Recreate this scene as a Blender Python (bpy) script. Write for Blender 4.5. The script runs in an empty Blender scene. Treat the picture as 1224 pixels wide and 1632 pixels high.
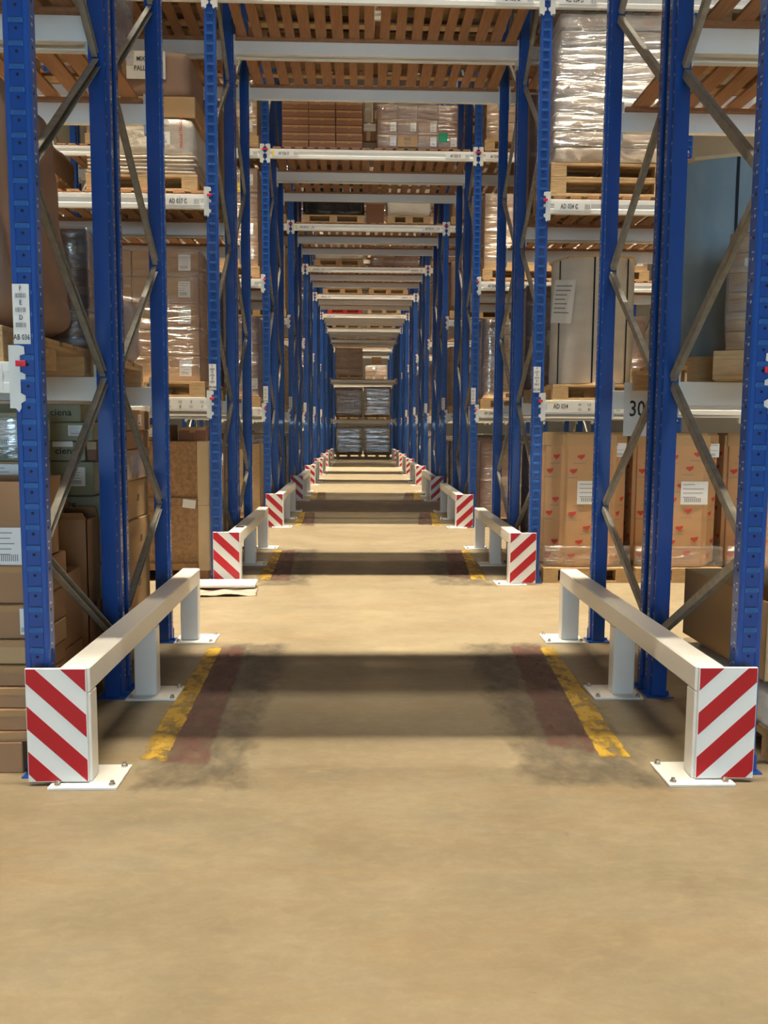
import bpy, bmesh, math, random
from mathutils import Vector, Matrix
random.seed(7)
PI = math.pi
C = bpy.context.scene.collection
S = bpy.context.scene

# ------------------------------------------------------------------ camera
def setup_camera():
    f = 1367.0
    n = lambda v: v.normalized()
    vy = n(Vector((573-612, -(678-816), -f)))          # corridor axis in camera space
    vd = n(Vector((525-612, -(13947-816), -f)))        # straight down in camera space
    z = -vd; z = n(z - vy*z.dot(vy)); x = vy.cross(z)
    R = Matrix((x, vy, z))                              # world = R @ cam
    cam = bpy.data.cameras.new('camera'); co = bpy.data.objects.new('camera', cam); C.objects.link(co)
    M = R.to_4x4(); M.translation = (0, 0, 1.48); co.matrix_world = M
    cam.sensor_fit = 'VERTICAL'; cam.sensor_height = 36; cam.lens = 36*f/1632
    cam.clip_start = .05; cam.clip_end = 200
    S.camera = co
setup_camera()

# ------------------------------------------------------------------ world, exposure, main light values
w = bpy.data.worlds.new('world'); S.world = w; w.use_nodes = True
w.node_tree.nodes['Background'].inputs[0].default_value = (.55, .68, .85, 1)
w.node_tree.nodes['Background'].inputs[1].default_value = .5
S.view_settings.view_transform = 'Standard'; S.view_settings.look = 'None'
S.view_settings.gamma = 1; S.view_settings.use_curve_mapping = False
S.view_settings.exposure = 0.02
CEIL = 18.8
LAMP_W = 1500.0
LAMP_COL = (1.0, .87, .66)
LAMP_Z = 18.0
LAMP_SPREAD = math.radians(56)
WINDOW_W = 17.0

# ------------------------------------------------------------------ materials
def mat(name, col, rough=.5, metal=0.0, noise=None, bump=None, spec=.5, emit=None, coat=0):
    """noise=(scale, amount, (sx,sy,sz)); bump=(scale,strength)"""
    m = bpy.data.materials.new(name); m.use_nodes = True
    nt = m.node_tree; b = nt.nodes['Principled BSDF']
    b.inputs['Base Color'].default_value = (*col, 1); b.inputs['Roughness'].default_value = rough
    b.inputs['Metallic'].default_value = metal; b.inputs['Specular IOR Level'].default_value = spec
    if coat: b.inputs['Coat Weight'].default_value = coat
    tc = nt.nodes.new('ShaderNodeTexCoord')
    if noise:
        sc, am, st = noise
        mp = nt.nodes.new('ShaderNodeMapping'); mp.inputs['Scale'].default_value = st
        nz = nt.nodes.new('ShaderNodeTexNoise'); nz.inputs['Scale'].default_value = sc; nz.inputs['Detail'].default_value = 5
        mx = nt.nodes.new('ShaderNodeMix'); mx.data_type = 'RGBA'
        oi = nt.nodes.new('ShaderNodeObjectInfo')
        ad = nt.nodes.new('ShaderNodeVectorMath'); ad.operation = 'ADD'
        nt.links.new(tc.outputs['Object'], ad.inputs[0]); nt.links.new(oi.outputs['Location'], ad.inputs[1])
        nt.links.new(ad.outputs[0], mp.inputs[0]); nt.links.new(mp.outputs[0], nz.inputs['Vector'])
        mx.inputs[6].default_value = tuple(c*(1-am) for c in col)+(1,)
        mx.inputs[7].default_value = tuple(min(1, c*(1+am)) for c in col)+(1,)
        nt.links.new(nz.outputs['Fac'], mx.inputs[0]); nt.links.new(mx.outputs[2], b.inputs['Base Color'])
    if bump:
        nb = nt.nodes.new('ShaderNodeTexNoise'); nb.inputs['Scale'].default_value = bump[0]; nb.inputs['Detail'].default_value = 4
        bp = nt.nodes.new('ShaderNodeBump'); bp.inputs['Strength'].default_value = bump[1]; bp.inputs['Distance'].default_value = .02
        nt.links.new(tc.outputs['Object'], nb.inputs['Vector']); nt.links.new(nb.outputs['Fac'], bp.inputs['Height'])
        nt.links.new(bp.outputs[0], b.inputs['Normal'])
    if emit:
        b.inputs['Emission Color'].default_value = (*emit[0], 1); b.inputs['Emission Strength'].default_value = emit[1]
    return m

def film_mat(name, tint=(.8, .85, .9), opaque=.12, gloss=.2, scale=3.0, stretch=(1, 1, 6), rough=.18):
    """clear stretch film: mostly transparent, glossy wrinkles, a little milky"""
    m = bpy.data.materials.new(name); m.use_nodes = True; nt = m.node_tree; N = nt.nodes
    N.clear(); L = nt.links
    out = N.new('ShaderNodeOutputMaterial'); tr = N.new('ShaderNodeBsdfTransparent'); gl = N.new('ShaderNodeBsdfGlossy')
    df = N.new('ShaderNodeBsdfDiffuse'); m1 = N.new('ShaderNodeMixShader'); m2 = N.new('ShaderNodeMixShader')
    tc = N.new('ShaderNodeTexCoord'); mp = N.new('ShaderNodeMapping'); mp.inputs['Scale'].default_value = stretch
    mp.inputs['Rotation'].default_value = (0.12, 0.1, 0)
    nz = N.new('ShaderNodeTexNoise'); nz.inputs['Scale'].default_value = scale; nz.inputs['Detail'].default_value = 6
    nz.inputs['Distortion'].default_value = .6
    L.new(tc.outputs['Object'], mp.inputs[0]); L.new(mp.outputs[0], nz.inputs['Vector'])
    bp = N.new('ShaderNodeBump'); bp.inputs['Strength'].default_value = 1; bp.inputs['Distance'].default_value = .05
    L.new(nz.outputs['Fac'], bp.inputs['Height']); L.new(bp.outputs[0], gl.inputs['Normal'])
    gl.inputs['Roughness'].default_value = rough; gl.inputs['Color'].default_value = (.9, .93, .95, 1)
    df.inputs['Color'].default_value = (*tint, 1)
    rp = N.new('ShaderNodeMapRange'); rp.inputs['From Min'].default_value = .45; rp.inputs['From Max'].default_value = .75
    rp.inputs['To Min'].default_value = opaque*.4; rp.inputs['To Max'].default_value = min(1, opaque*2.2)
    L.new(nz.outputs['Fac'], rp.inputs['Value']); L.new(rp.outputs[0], m1.inputs[0])
    L.new(tr.outputs[0], m1.inputs[1]); L.new(df.outputs[0], m1.inputs[2])
    m2.inputs[0].default_value = gloss
    L.new(m1.outputs[0], m2.inputs[1]); L.new(gl.outputs[0], m2.inputs[2]); L.new(m2.outputs[0], out.inputs[0])
    return m

M = {}
M['blue'] = mat('rack_blue', (.006, .066, .33), .3, .0, noise=(9, .12, (1, 1, 1)), bump=(60, .03), coat=.35)
M['slot'] = mat('slot_rim', (.03, .13, .42), .25, .3)
M['holelight'] = mat('hole_light_paint', (.50, .56, .66), .3, .4)  # pale colour painted as light showing through the post side holes
M['slotedge'] = mat('slot_edge_blue', (.06, .16, .42), .25, .2)
M['dark'] = mat('dark_hole', (.01, .012, .02), .8)
M['galv'] = mat('galvanised_steel', (.30, .29, .255), .48, .35, noise=(22, .45, (1, 1, 1)), bump=(40, .1))
M['beam'] = mat('beam_grey_paint', (.83, .83, .79), .42, .0, noise=(3, .08, (1, 1, 1)), bump=(30, .03))
M['beamend'] = mat('connector_grey', (.66, .68, .66), .4, .2)
M['redpin'] = mat('red_plastic', (.62, .012, .03), .4)
M['white'] = mat('white_powder_coat', (.86, .85, .81), .33, 0, noise=(4, .04, (1, 1, 1)), bump=(18, .02), coat=.2)
M['panelw'] = mat('reflective_white', (.86, .88, .86), .35, 0, bump=(200, .03))
M['panelr'] = mat('reflective_red', (.50, .006, .016), .33, 0, bump=(200, .03))
M['steel'] = mat('bolt_steel', (.55, .53, .5), .3, .9)
M['wood'] = mat('deck_wood', (.36, .185, .09), .75, 0, noise=(5, .35, (9, 1, 9)), bump=(30, .15))
M['woodlt'] = mat('pallet_wood', (.50, .335, .17), .75, 0, noise=(6, .3, (2, 8, 8)), bump=(30, .15))
M['woodred'] = mat('red_pallet_paint', (.55, .03, .025), .6, 0, noise=(6, .2, (2, 8, 8)))
M['ply'] = mat('plywood', (.60, .45, .26), .7, 0, noise=(5, .2, (1, 6, 1)))
M['osb'] = mat('osb_board', (.31, .18, .085), .75, 0, noise=(26, .75, (1, 1, 1)), bump=(40, .2))
M['card'] = mat('kraft_cardboard', (.36, .205, .105), .75, 0, noise=(3, .14, (1, 1, 1)), bump=(8, .05))
M['card2'] = mat('pale_kraft_cardboard', (.50, .33, .165), .75, 0, noise=(3, .12, (1, 1, 1)), bump=(8, .05))
M['card3'] = mat('dark_kraft_cardboard', (.22, .10, .055), .75, 0, noise=(3, .15, (1, 1, 1)), bump=(8, .05))
M['cardg'] = mat('cool_light_tinted_cardboard', (.27, .265, .175), .75, 0, noise=(3, .1, (1, 1, 1)), bump=(8, .05))  # green cast of the cool light is mixed into this cardboard colour
M['cardbin'] = mat('bin_cardboard', (.56, .33, .165), .7, 0, noise=(3, .1, (1, 1, 4)), bump=(8, .08))
M['cardin'] = mat('carton_inside', (.20, .115, .06), .8)
M['tape'] = mat('parcel_tape', (.42, .25, .12), .2, 0, coat=.5)
M['paper'] = mat('white_paper', (.76, .77, .76), .6, 0, bump=(12, .1))
M['ink'] = mat('black_ink', (.02, .02, .022), .6)
M['greyink'] = mat('grey_print', (.25, .25, .26), .6)
M['redink'] = mat('red_print', (.55, .06, .04), .6)
M['yellowlab'] = mat('yellow_label', (.85, .66, .02), .5)
M['green'] = mat('green_label', (.02, .33, .17), .5)
M['cream'] = mat('white_sacks', (.75, .70, .62), .38, 0, noise=(5, .12, (1, 1, 5)), bump=(9, .7), coat=.5)
M['sack'] = mat('brown_grey_sacks', (.50, .41, .33), .3, 0, noise=(4, .3, (1, 1, 7)), bump=(9, .6), coat=.6)
M['drape'] = mat('brown_paper_wrap', (.33, .215, .155), .6, 0, noise=(2.5, .15, (1, 1, 1)), bump=(4, .5))
M['cloth'] = mat('lilac_grey_fabric', (.45, .40, .42), .8, 0, bump=(8, .5))
M['blackfilm'] = mat('black_stretch_film', (.012, .012, .014), .22, 0, bump=(7, 1.0), coat=.6)
M['whitefilm'] = mat('white_stretch_film', (.82, .80, .76), .25, 0, bump=(6, .9), coat=.4)
M['reelwrap'] = mat('milky_film_over_board', (.64, .62, .58), .35, 0, noise=(2.2, .2, (1, 1, 3)), bump=(5, .35), coat=.5)
M['reelblue'] = mat('blue_grey_film_roll', (.24, .32, .37), .2, 0, noise=(2.2, .4, (2, 2, 1)), bump=(3, .9), coat=1)
M['film'] = film_mat('clear_stretch_film', opaque=.10, gloss=.13)
M['filmheavy'] = film_mat('heavy_stretch_film', tint=(.62, .72, .76), opaque=.24, gloss=.26, scale=2.2, stretch=(.7, .7, 5))
M['filmblue'] = film_mat('bright_crinkled_film', tint=(.55, .78, .85), opaque=.14, gloss=.5, scale=1.5, stretch=(.7, .7, 5), rough=.10)
M['wallm'] = mat('wall_panel', (.55, .55, .52), .8, 0, noise=(1, .05, (1, 1, 1)))
M['ceilm'] = mat('ceiling_panel', (.62, .61, .58), .8)
M['lampbody'] = mat('lamp_body', (.75, .75, .74), .5)
M['tube'] = mat('lamp_diffuser', (.9, .9, .88), .5, emit=((1, .89, .72), 14))
M['tubeoff'] = mat('lamp_diffuser_off', (.55, .55, .53), .5)
M['glazing'] = mat('daylit_glazing', (.6, .75, .9), .3, emit=((.55, .80, 1.0), WINDOW_W))
M['alu'] = mat('grey_aluminium', (.4, .4, .4), .4, .6)

def floor_material():
    m = bpy.data.materials.new('polished_concrete'); m.use_nodes = True; nt = m.node_tree; N = nt.nodes; L = nt.links
    b = N['Principled BSDF']; b.inputs['Roughness'].default_value = .42; b.inputs['Specular IOR Level'].default_value = .35
    tc = N.new('ShaderNodeTexCoord')
    def noise(scale, st, detail=6, dist=0):
        mp = N.new('ShaderNodeMapping'); mp.inputs['Scale'].default_value = st; L.new(tc.outputs['Object'], mp.inputs[0])
        nz = N.new('ShaderNodeTexNoise'); nz.inputs['Scale'].default_value = scale; nz.inputs['Detail'].default_value = detail
        nz.inputs['Distortion'].default_value = dist; nz.inputs['Roughness'].default_value = .62
        L.new(mp.outputs[0], nz.inputs['Vector']); return nz.outputs['Fac']
    def ramp(v, a, bb, t0=0, t1=1):
        r = N.new('ShaderNodeMapRange'); r.inputs['From Min'].default_value = a; r.inputs['From Max'].default_value = bb
        r.inputs['To Min'].default_value = t0; r.inputs['To Max'].default_value = t1; L.new(v, r.inputs['Value']); return r.outputs[0]
    def mix(f, a, bcol):
        x = N.new('ShaderNodeMix'); x.data_type = 'RGBA'; L.new(f, x.inputs[0])
        if isinstance(a, tuple): x.inputs[6].default_value = (*a, 1)
        else: L.new(a, x.inputs[6])
        x.inputs[7].default_value = (*bcol, 1); return x.outputs[2]
    c = mix(ramp(noise(.9, (1, 1.6, 1), 7, .5), .33, .67), (.225, .180, .115), (.32, .268, .178))
    c = mix(ramp(noise(1.6, (.5, 2.2, 1), 8, 1.0), .52, .72, 0, .55), c, (.30, .20, .10))        # rusty brown drift
    c = mix(ramp(noise(2.2, (.8, 2.0, 1), 7, .3), .56, .74, 0, .5), c, (.215, .195, .16))           # grey rubbed patches
    c = mix(ramp(noise(5.5, (.7, 1.6, 1), 5, .2), .62, .74, 0, .55), c, (.44, .32, .165))           # pale ochre spots
    c = mix(ramp(noise(9, (1, 1.8, 1), 6, 1.4), .64, .74, 0, .5), c, (.15, .12, .08))            # small dark scuffs
    c = mix(ramp(noise(7, (.8, 1.7, 1), 9, .8), .34, .72, 0, .5), c, (.21, .163, .10))
    c = mix(ramp(noise(18, (.8, 1.5, 1), 6, .5), .45, .70, 0, .3), c, (.36, .30, .19))
    c = mix(ramp(noise(60, (1, 1, 1), 3), .4, .8, 0, .25), c, (.19, .16, .115))
    L.new(c, b.inputs['Base Color'])
    L.new(ramp(noise(3, (1, 1, 1), 5), .3, .7, .34, .55), b.inputs['Roughness'])
    bp = N.new('ShaderNodeBump'); bp.inputs['Strength'].default_value = .08; bp.inputs['Distance'].default_value = .01
    L.new(noise(12, (1, 1, 1), 5), bp.inputs['Height']); L.new(bp.outputs[0], b.inputs['Normal'])
    return m
def paint_material(name, col, wear, dark, edge, soft=.07, amax=1.0):
    """worn floor paint: flakes away to bare floor, scuffed black; object x = across, y = along"""
    m = bpy.data.materials.new(name); m.use_nodes = True; nt = m.node_tree; N = nt.nodes; L = nt.links
    b = N['Principled BSDF']; b.inputs['Roughness'].default_value = .55
    tc = N.new('ShaderNodeTexCoord')
    def noise(scale, st, detail=7, dist=.3):
        mp = N.new('ShaderNodeMapping'); mp.inputs['Scale'].default_value = st; L.new(tc.outputs['Object'], mp.inputs[0])
        nz = N.new('ShaderNodeTexNoise'); nz.inputs['Scale'].default_value = scale; nz.inputs['Detail'].default_value = detail
        nz.inputs['Roughness'].default_value = .65; nz.inputs['Distortion'].default_value = dist
        L.new(mp.outputs[0], nz.inputs['Vector']); return nz.outputs['Fac']
    n1 = noise(11, (1, .6, 1)); n2 = noise(4, (1, 1, 1), 6, 1.2)
    r = N.new('ShaderNodeMapRange'); r.inputs['From Min'].default_value = .52; r.inputs['From Max'].default_value = .62; r.inputs['To Max'].default_value = dark
    L.new(n2, r.inputs['Value'])
    x = N.new('ShaderNodeMix'); x.data_type = 'RGBA'; L.new(r.outputs[0], x.inputs[0])
    x.inputs[6].default_value = (*col, 1); x.inputs[7].default_value = (.09, .075, .05, 1); L.new(x.outputs[2], b.inputs['Base Color'])
    # alpha: edge falloff across the strip (uv.x) + noise
    uv = N.new('ShaderNodeSeparateXYZ'); L.new(tc.outputs['UV'], uv.inputs[0])
    def tri(o, k):
        a = N.new('ShaderNodeMath'); a.operation = 'SUBTRACT'; L.new(o, a.inputs[0]); a.inputs[1].default_value = .5
        a2 = N.new('ShaderNodeMath'); a2.operation = 'ABSOLUTE'; L.new(a.outputs[0], a2.inputs[0])
        a3 = N.new('ShaderNodeMath'); a3.operation = 'MULTIPLY_ADD'; L.new(a2.outputs[0], a3.inputs[0]); a3.inputs[1].default_value = -2*k; a3.inputs[2].default_value = k
        return a3.outputs[0]
    ex, ey = tri(uv.outputs[0], edge), tri(uv.outputs[1], 7)
    mn = N.new('ShaderNodeMath'); mn.operation = 'MINIMUM'; L.new(ex, mn.inputs[0]); L.new(ey, mn.inputs[1])
    mn2 = N.new('ShaderNodeMath'); mn2.operation = 'MINIMUM'; L.new(mn.outputs[0], mn2.inputs[0]); mn2.inputs[1].default_value = 1
    s = N.new('ShaderNodeMath'); s.operation = 'MULTIPLY_ADD'; L.new(n1, s.inputs[0]); s.inputs[1].default_value = -1.6; L.new(mn2.outputs[0], s.inputs[2])
    r2 = N.new('ShaderNodeMapRange'); r2.inputs['From Min'].default_value = wear-soft; r2.inputs['From Max'].default_value = wear+soft; r2.inputs['To Max'].default_value = amax; L.new(s.outputs[0], r2.inputs['Value'])
    L.new(r2.outputs[0], b.inputs['Alpha'])
    return m
M['floor'] = floor_material()
M['yellowpaint'] = paint_material('worn_yellow_floor_paint', (.50, .31, .03), .10, .75, 3.2, .14)
M['redpaint'] = paint_material('worn_red_floor_paint', (.17, .07, .06), .10, .5, 2.6, .30, .72)
M['scuff'] = paint_material('black_rubber_scuffs', (.10, .088, .07), .20, .2, 1.9, .45, .6)

# ------------------------------------------------------------------ mesh helpers
class MB:
    def __init__(s): s.v = []; s.f = []; s.m = []
    def add(s, vs, fs, mi=0):
        o = len(s.v); s.v += [tuple(v) for v in vs]; s.f += [tuple(i+o for i in f) for f in fs]; s.m += [mi]*len(fs)
    def box(s, x0, x1, y0, y1, z0, z1, mi=0, mtx=None):
        vs = [Vector((x, y, z)) for z in (z0, z1) for x, y in ((x0, y0), (x1, y0), (x1, y1), (x0, y1))]
        if mtx: vs = [mtx @ v for v in vs]
        s.add(vs, [(0, 3, 2, 1), (4, 5, 6, 7), (0, 1, 5, 4), (1, 2, 6, 5), (2, 3, 7, 6), (3, 0, 4, 7)], mi)
    def prism(s, prof, a, b, axis='z', mi=0):
        n = len(prof)
        def P(p, t):
            return {'z': (p[0], p[1], t), 'x': (t, p[0], p[1]), 'y': (p[0], t, p[1])}[axis]
        vs = [P(p, a) for p in prof]+[P(p, b) for p in prof]
        fs = [(i, (i+1) % n, (i+1) % n+n, i+n) for i in range(n)]+[tuple(reversed(range(n))), tuple(range(n, 2*n))]
        s.add(vs, fs, mi)
    def bar(s, p, q, wx, wt, mi=0, up=Vector((1, 0, 0))):
        """rectangular bar p->q; wx = size along up"""
        p = Vector(p); q = Vector(q); d = (q-p).normalized(); u = (up-d*up.dot(d)).normalized(); w_ = d.cross(u)
        vs = [a+u*i*wx/2+w_*j*wt/2 for a in (p, q) for i, j in ((-1, -1), (1, -1), (1, 1), (-1, 1))]
        s.add(vs, [(0, 3, 2, 1), (4, 5, 6, 7), (0, 1, 5, 4), (1, 2, 6, 5), (2, 3, 7, 6), (3, 0, 4, 7)], mi)
    def cyl(s, c, r, a, b, n=24, axis='z', mi=0, r2=None):
        r2 = r if r2 is None else r2
        p1 = [(c[0]+r*math.cos(2*PI*i/n), c[1]+r*math.sin(2*PI*i/n)) for i in range(n)]
        p2 = [(c[0]+r2*math.cos(2*PI*i/n), c[1]+r2*math.sin(2*PI*i/n)) for i in range(n)]
        def P(p, t): return {'z': (p[0], p[1], t), 'x': (t, p[0], p[1]), 'y': (p[0], t, p[1])}[axis]
        s.add([P(p, a) for p in p1]+[P(p, b) for p in p2],
              [(i, (i+1) % n, (i+1) % n+n, i+n) for i in range(n)]+[tuple(reversed(range(n))), tuple(range(n, 2*n))], mi)
    def mesh(s, name, mats, bevel=0, smooth=False):
        me = bpy.data.meshes.new(name); me.from_pydata(s.v, [], s.f)
        for m in mats: me.materials.append(m)
        for p, i in zip(me.polygons, s.m): p.material_index = i
        bm = bmesh.new(); bm.from_mesh(me)
        bmesh.ops.recalc_face_normals(bm, faces=bm.faces)
        if bevel:
            bmesh.ops.bevel(bm, geom=list(bm.edges), offset=bevel, segments=2 if bevel > .01 else 1, affect='EDGES', clamp_overlap=True)
        bm.to_mesh(me); bm.free()
        if smooth:
            for p in me.polygons: p.use_smooth = True
        return me

def link(name, me, parent=None, loc=(0, 0, 0), rz=0, rot=None):
    o = bpy.data.objects.new(name, me); C.objects.link(o)
    o.parent = parent; o.location = loc; o.rotation_euler = rot if rot else (0, 0, rz)
    return o
def thing(name, label, cat, loc=(0, 0, 0), rz=0, group=None):
    o = link(name, None, None, loc, rz); o.empty_display_size = .1
    o['label'] = label; o['category'] = cat
    if group: o['group'] = group
    return o
def tag(o, label, cat, group=None):
    o['label'] = label; o['category'] = cat
    if group: o['group'] = group
    return o
def struct(name, me, loc=(0, 0, 0)):
    o = link(name, me, None, loc); o['kind'] = 'structure'; return o
def noisy(me, amp, scale=2.0, seed=0):
    from mathutils import noise as nz
    for v in me.vertices:
        n = nz.noise_vector(v.co*scale+Vector((seed*3.1, seed*1.7, seed)))
        v.co += n*amp
    return me
def rounded_box(name, wd, d, h, r, mats, cuts=10, amp=.012, seed=0, scale=4, taper=0, mi=0):
    """soft bulging block made by subdividing a box and pulling its corners in; base at z=0, centred x, y from 0..d"""
    bm = bmesh.new(); bmesh.ops.create_cube(bm, size=1)
    bmesh.ops.subdivide_edges(bm, edges=bm.edges, cuts=cuts, use_grid_fill=True)
    from mathutils import noise as nz
    for v in bm.verts:
        p = Vector((v.co.x*wd, v.co.y*d, v.co.z*h))
        q = Vector([max(-a/2+r, min(a/2-r, c)) for a, c in zip((wd, d, h), p)])
        dd = p-q
        if dd.length > 1e-6:
            p = q+dd.normalized()*min(dd.length, r) if dd.length > r else p
        p += nz.noise_vector(p*scale+Vector((seed, seed*2.3, 1)))*amp
        k = 1-taper*(p.z/h+.5)
        p.x *= k; p.y *= k
        v.co = p+Vector((0, 0, h/2))
        if v.co.z < 0: v.co.z = 0
    me = bpy.data.meshes.new(name); bm.to_mesh(me); bm.free()
    for m in mats: me.materials.append(m)
    for p in me.polygons: p.use_smooth = True; p.material_index = mi
    return me

_tc = {}
def text_mesh(txt, size, material, sx=.8):
    k = (txt, size, material.name, sx)
    if k in _tc: return _tc[k]
    cu = bpy.data.curves.new('lettering', 'FONT'); cu.body = txt; cu.size = size; cu.align_x = 'CENTER'; cu.align_y = 'CENTER'
    cu.extrude = .0004; cu.offset = size*.012; cu.resolution_u = 2
    o = bpy.data.objects.new('tmp', cu); C.objects.link(o)
    me = bpy.data.meshes.new_from_object(o.evaluated_get(bpy.context.evaluated_depsgraph_get()))
    bpy.data.objects.remove(o); bpy.data.curves.remove(cu)
    me.materials.clear(); me.materials.append(material)
    for v in me.vertices: v.co = Vector((v.co.x*sx, -v.co.z, v.co.y))      # now facing -Y, upright
    for p in me.polygons: p.material_index = 0
    _tc[k] = me; return me
def lettering(txt, size, material, parent, loc, sx=.8, rot=None):
    return link('lettering', text_mesh(txt, size, material, sx), parent, loc, rot=rot)
_bc = {}
def barcode_mesh(wd, h, mname='ink', seed=1, cols=14):
    k = (wd, h, mname, seed)
    if k in _bc: return _bc[k]
    rr = random.Random(seed); b = MB(); x = -wd/2
    step = wd/cols
    for i in range(cols):
        ww = step*rr.choice((.3, .5, .7)); b.box(x, x+ww, -.0006, .0002, -h/2, h/2); x += step
    _bc[k] = b.mesh('barcode', [M[mname]]); return _bc[k]

# ------------------------------------------------------------------ layout constants (metres)
PERIOD = 4.47; Y0 = 3.52; NROW = 9
XL, XR = -1.333, 1.657           # tunnel upright centres
BAY = XR-XL
XOUTL, XOUTR = XL-BAY, XR+BAY
F2 = 1.20; DEPTH = 1.10          # second rack offset, frame depth
LV = {'B': 1.60, 'C': 3.41, 'D': 5.19, 'E': 7.05}     # underside of beams
BH = .125
ORD = ['first', 'second', 'third', 'fourth', 'fifth', 'sixth', 'seventh', 'eighth', 'ninth', 'tenth', 'eleventh']
AISLE = ['AB', 'AD', 'AF', 'AH', 'AK', 'AM', 'AO', 'AQ', 'AS', 'AU']
def row_y(k): return Y0+PERIOD*k
def rowname(k): return ORD[k]+' rack row' if k else 'nearest rack row'

# ------------------------------------------------------------------ structure
b = MB(); b.box(-16, 16, -13, 58, -.2, 0); struct('floor', b.mesh('floor', [M['floor']]))
b = MB(); b.box(-16, 16, -13, 58, CEIL, CEIL+.2); struct('ceiling', b.mesh('ceiling', [M['ceilm']]))
b = MB(); b.box(-16.2, -16, -13, 58, 0, CEIL); struct('wall_left', b.mesh('wall_left', [M['wallm']]))
b = MB(); b.box(16, 16.2, -13, 58, 0, CEIL); struct('wall_right', b.mesh('wall_right', [M['wallm']]))
b = MB(); b.box(-16, 16, 58, 58.2, 0, CEIL); struct('wall_far', b.mesh('wall_far', [M['wallm']]))
b = MB()
WX0, WX1, WZ1 = -4.4, 4.6, 2.9
b.box(-16, WX0, -13.2, -13, 0, CEIL); b.box(WX1, 16, -13.2, -13, 0, CEIL); b.box(WX0, WX1, -13.2, -13, WZ1, CEIL)
struct('wall_back', b.mesh('wall_back', [M['wallm']]))
b = MB(); b.box(WX0, WX1, -13.12, -13.08, 0, WZ1, 0)
for i in range(7):
    x = WX0+(WX1-WX0)*i/6; b.box(x-.04, x+.04, -13.08, -13.02, 0, WZ1, 1)
for i in range(5):
    z = WZ1*i/4; b.box(WX0, WX1, -13.08, -13.02, max(0, z-.04), z+.04, 1)
struct('window_1', b.mesh('window_1', [M['glazing'], M['alu']]))

# luminaires: one continuous line above every aisle
LIT = {0: .56, 1: 1.0, 2: .95, 3: .0, 4: 1.1, 5: 1.1, 6: 1.4, 7: 0, 8: 0, 9: 1.3, 10: 0}
def aisle_lamp(k):
    y = row_y(k)-1.06
    lit = LIT.get(k, 0)
    t = thing('aisle_luminaire', 'long %s strip luminaire under the roof before the %s' % ('lit' if lit else 'unlit', rowname(k) if k >= 0 else 'camera position'),
              'ceiling light', (.16, y, LAMP_Z), group=None)
    b = MB(); b.prism([(-.16, .0), (-.07, .12), (.07, .12), (.16, .0)], -7.5, 7.5, 'x'); link('lamp_body', b.mesh('lamp_body', [M['lampbody']]), t)
    b = MB(); b.box(-7.4, 7.4, -.09, .09, -.012, -.001); link('diffuser', b.mesh('diffuser', [M['tube'] if lit else M['tubeoff']]), t)
    for x in (-6, -2, 2, 6):
        b = MB(); b.box(x-.008, x+.008, -.008, .008, .12, CEIL-.002-LAMP_Z); link('suspension_rod', b.mesh('suspension_rod', [M['steel']]), t)
    if lit:
        li = bpy.data.lights.new('strip_light', 'AREA'); li.shape = 'RECTANGLE'; li.size = 14.8; li.size_y = .18
        li.energy = LAMP_W*lit; li.color = LAMP_COL; li.spread = LAMP_SPREAD
        lo = bpy.data.objects.new('strip_light', li); C.objects.link(lo); lo.parent = t; lo.location = (0, 0, -.03)
for k in range(0, 11): aisle_lamp(k)

# ------------------------------------------------------------------ floor paint
def strip(name, pts0, pts1, material, z, label, cat='floor marking'):
    """quad strip between two edge polylines (each list of x,y)"""
    n = len(pts0); me = bpy.data.meshes.new(name); vs = []; fs = []
    cx = sum(p[0] for p in pts0+pts1)/(2*n); cy = sum(p[1] for p in pts0+pts1)/(2*n)
    for a, c in zip(pts0, pts1): vs += [(a[0]-cx, a[1]-cy, 0), (c[0]-cx, c[1]-cy, 0)]
    for i in range(n-1): fs.append((2*i, 2*i+1, 2*i+3, 2*i+2))
    me.from_pydata(vs, [], fs); me.materials.append(material)
    uvl = me.uv_layers.new(name='UVMap')
    for p in me.polygons:
        for li in p.loop_indices:
            vi = me.loops[li].vertex_index; uvl.data[li].uv = (vi % 2, (vi//2)/(n-1))
    o = link(name, me, None, (cx, cy, z)); tag(o, label, cat); return o
for k in range(4):
    y = row_y(k); dl = 2.24
    for side in (0, 1):
        sd = 'left' if side == 0 else 'right'
        if side == 0: a = [(-.995, y+.06), (-1.02, y+dl)]; c = [(-.825, y+.06), (-.895, y+dl)]; r0 = [(-.90, y+.02), (-.96, y+dl)]; r1 = [(-.62, y+.02), (-.72, y+dl)]
        else: a = [(1.06, y+.06), (1.215, y+dl)]; c = [(1.245, y+.06), (1.345, y+dl)]; r0 = [(.84, y+.25), (1.0, y+dl)]; r1 = [(1.14, y+.1), (1.27, y+dl)]
        strip('yellow_floor_line', a, c, M['yellowpaint'], .0016, 'worn yellow floor line by the %s guard rail of the %s' % (sd, rowname(k)))
        strip('red_floor_line', r0, r1, M['redpaint'], .0008, 'faded red floor line beside the yellow one, %s of the %s' % (sd, rowname(k)))
        if k < 2:
            if side == 0: s0 = [(-1.05, y-.25), (-1.0, y+dl+.1)]; s1 = [(-.35, y-.25), (-.35, y+dl+.1)]
            else: s0 = [(.55, y-.2), (.55, y+dl+.1)]; s1 = [(1.45, y-.3), (1.4, y+dl+.1)]
            strip('scuff_marks', s0, s1, M['scuff'], .0004, 'black tyre scuffs on the floor, %s side of the %s' % (sd, rowname(k)), 'scuff marks')

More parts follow.
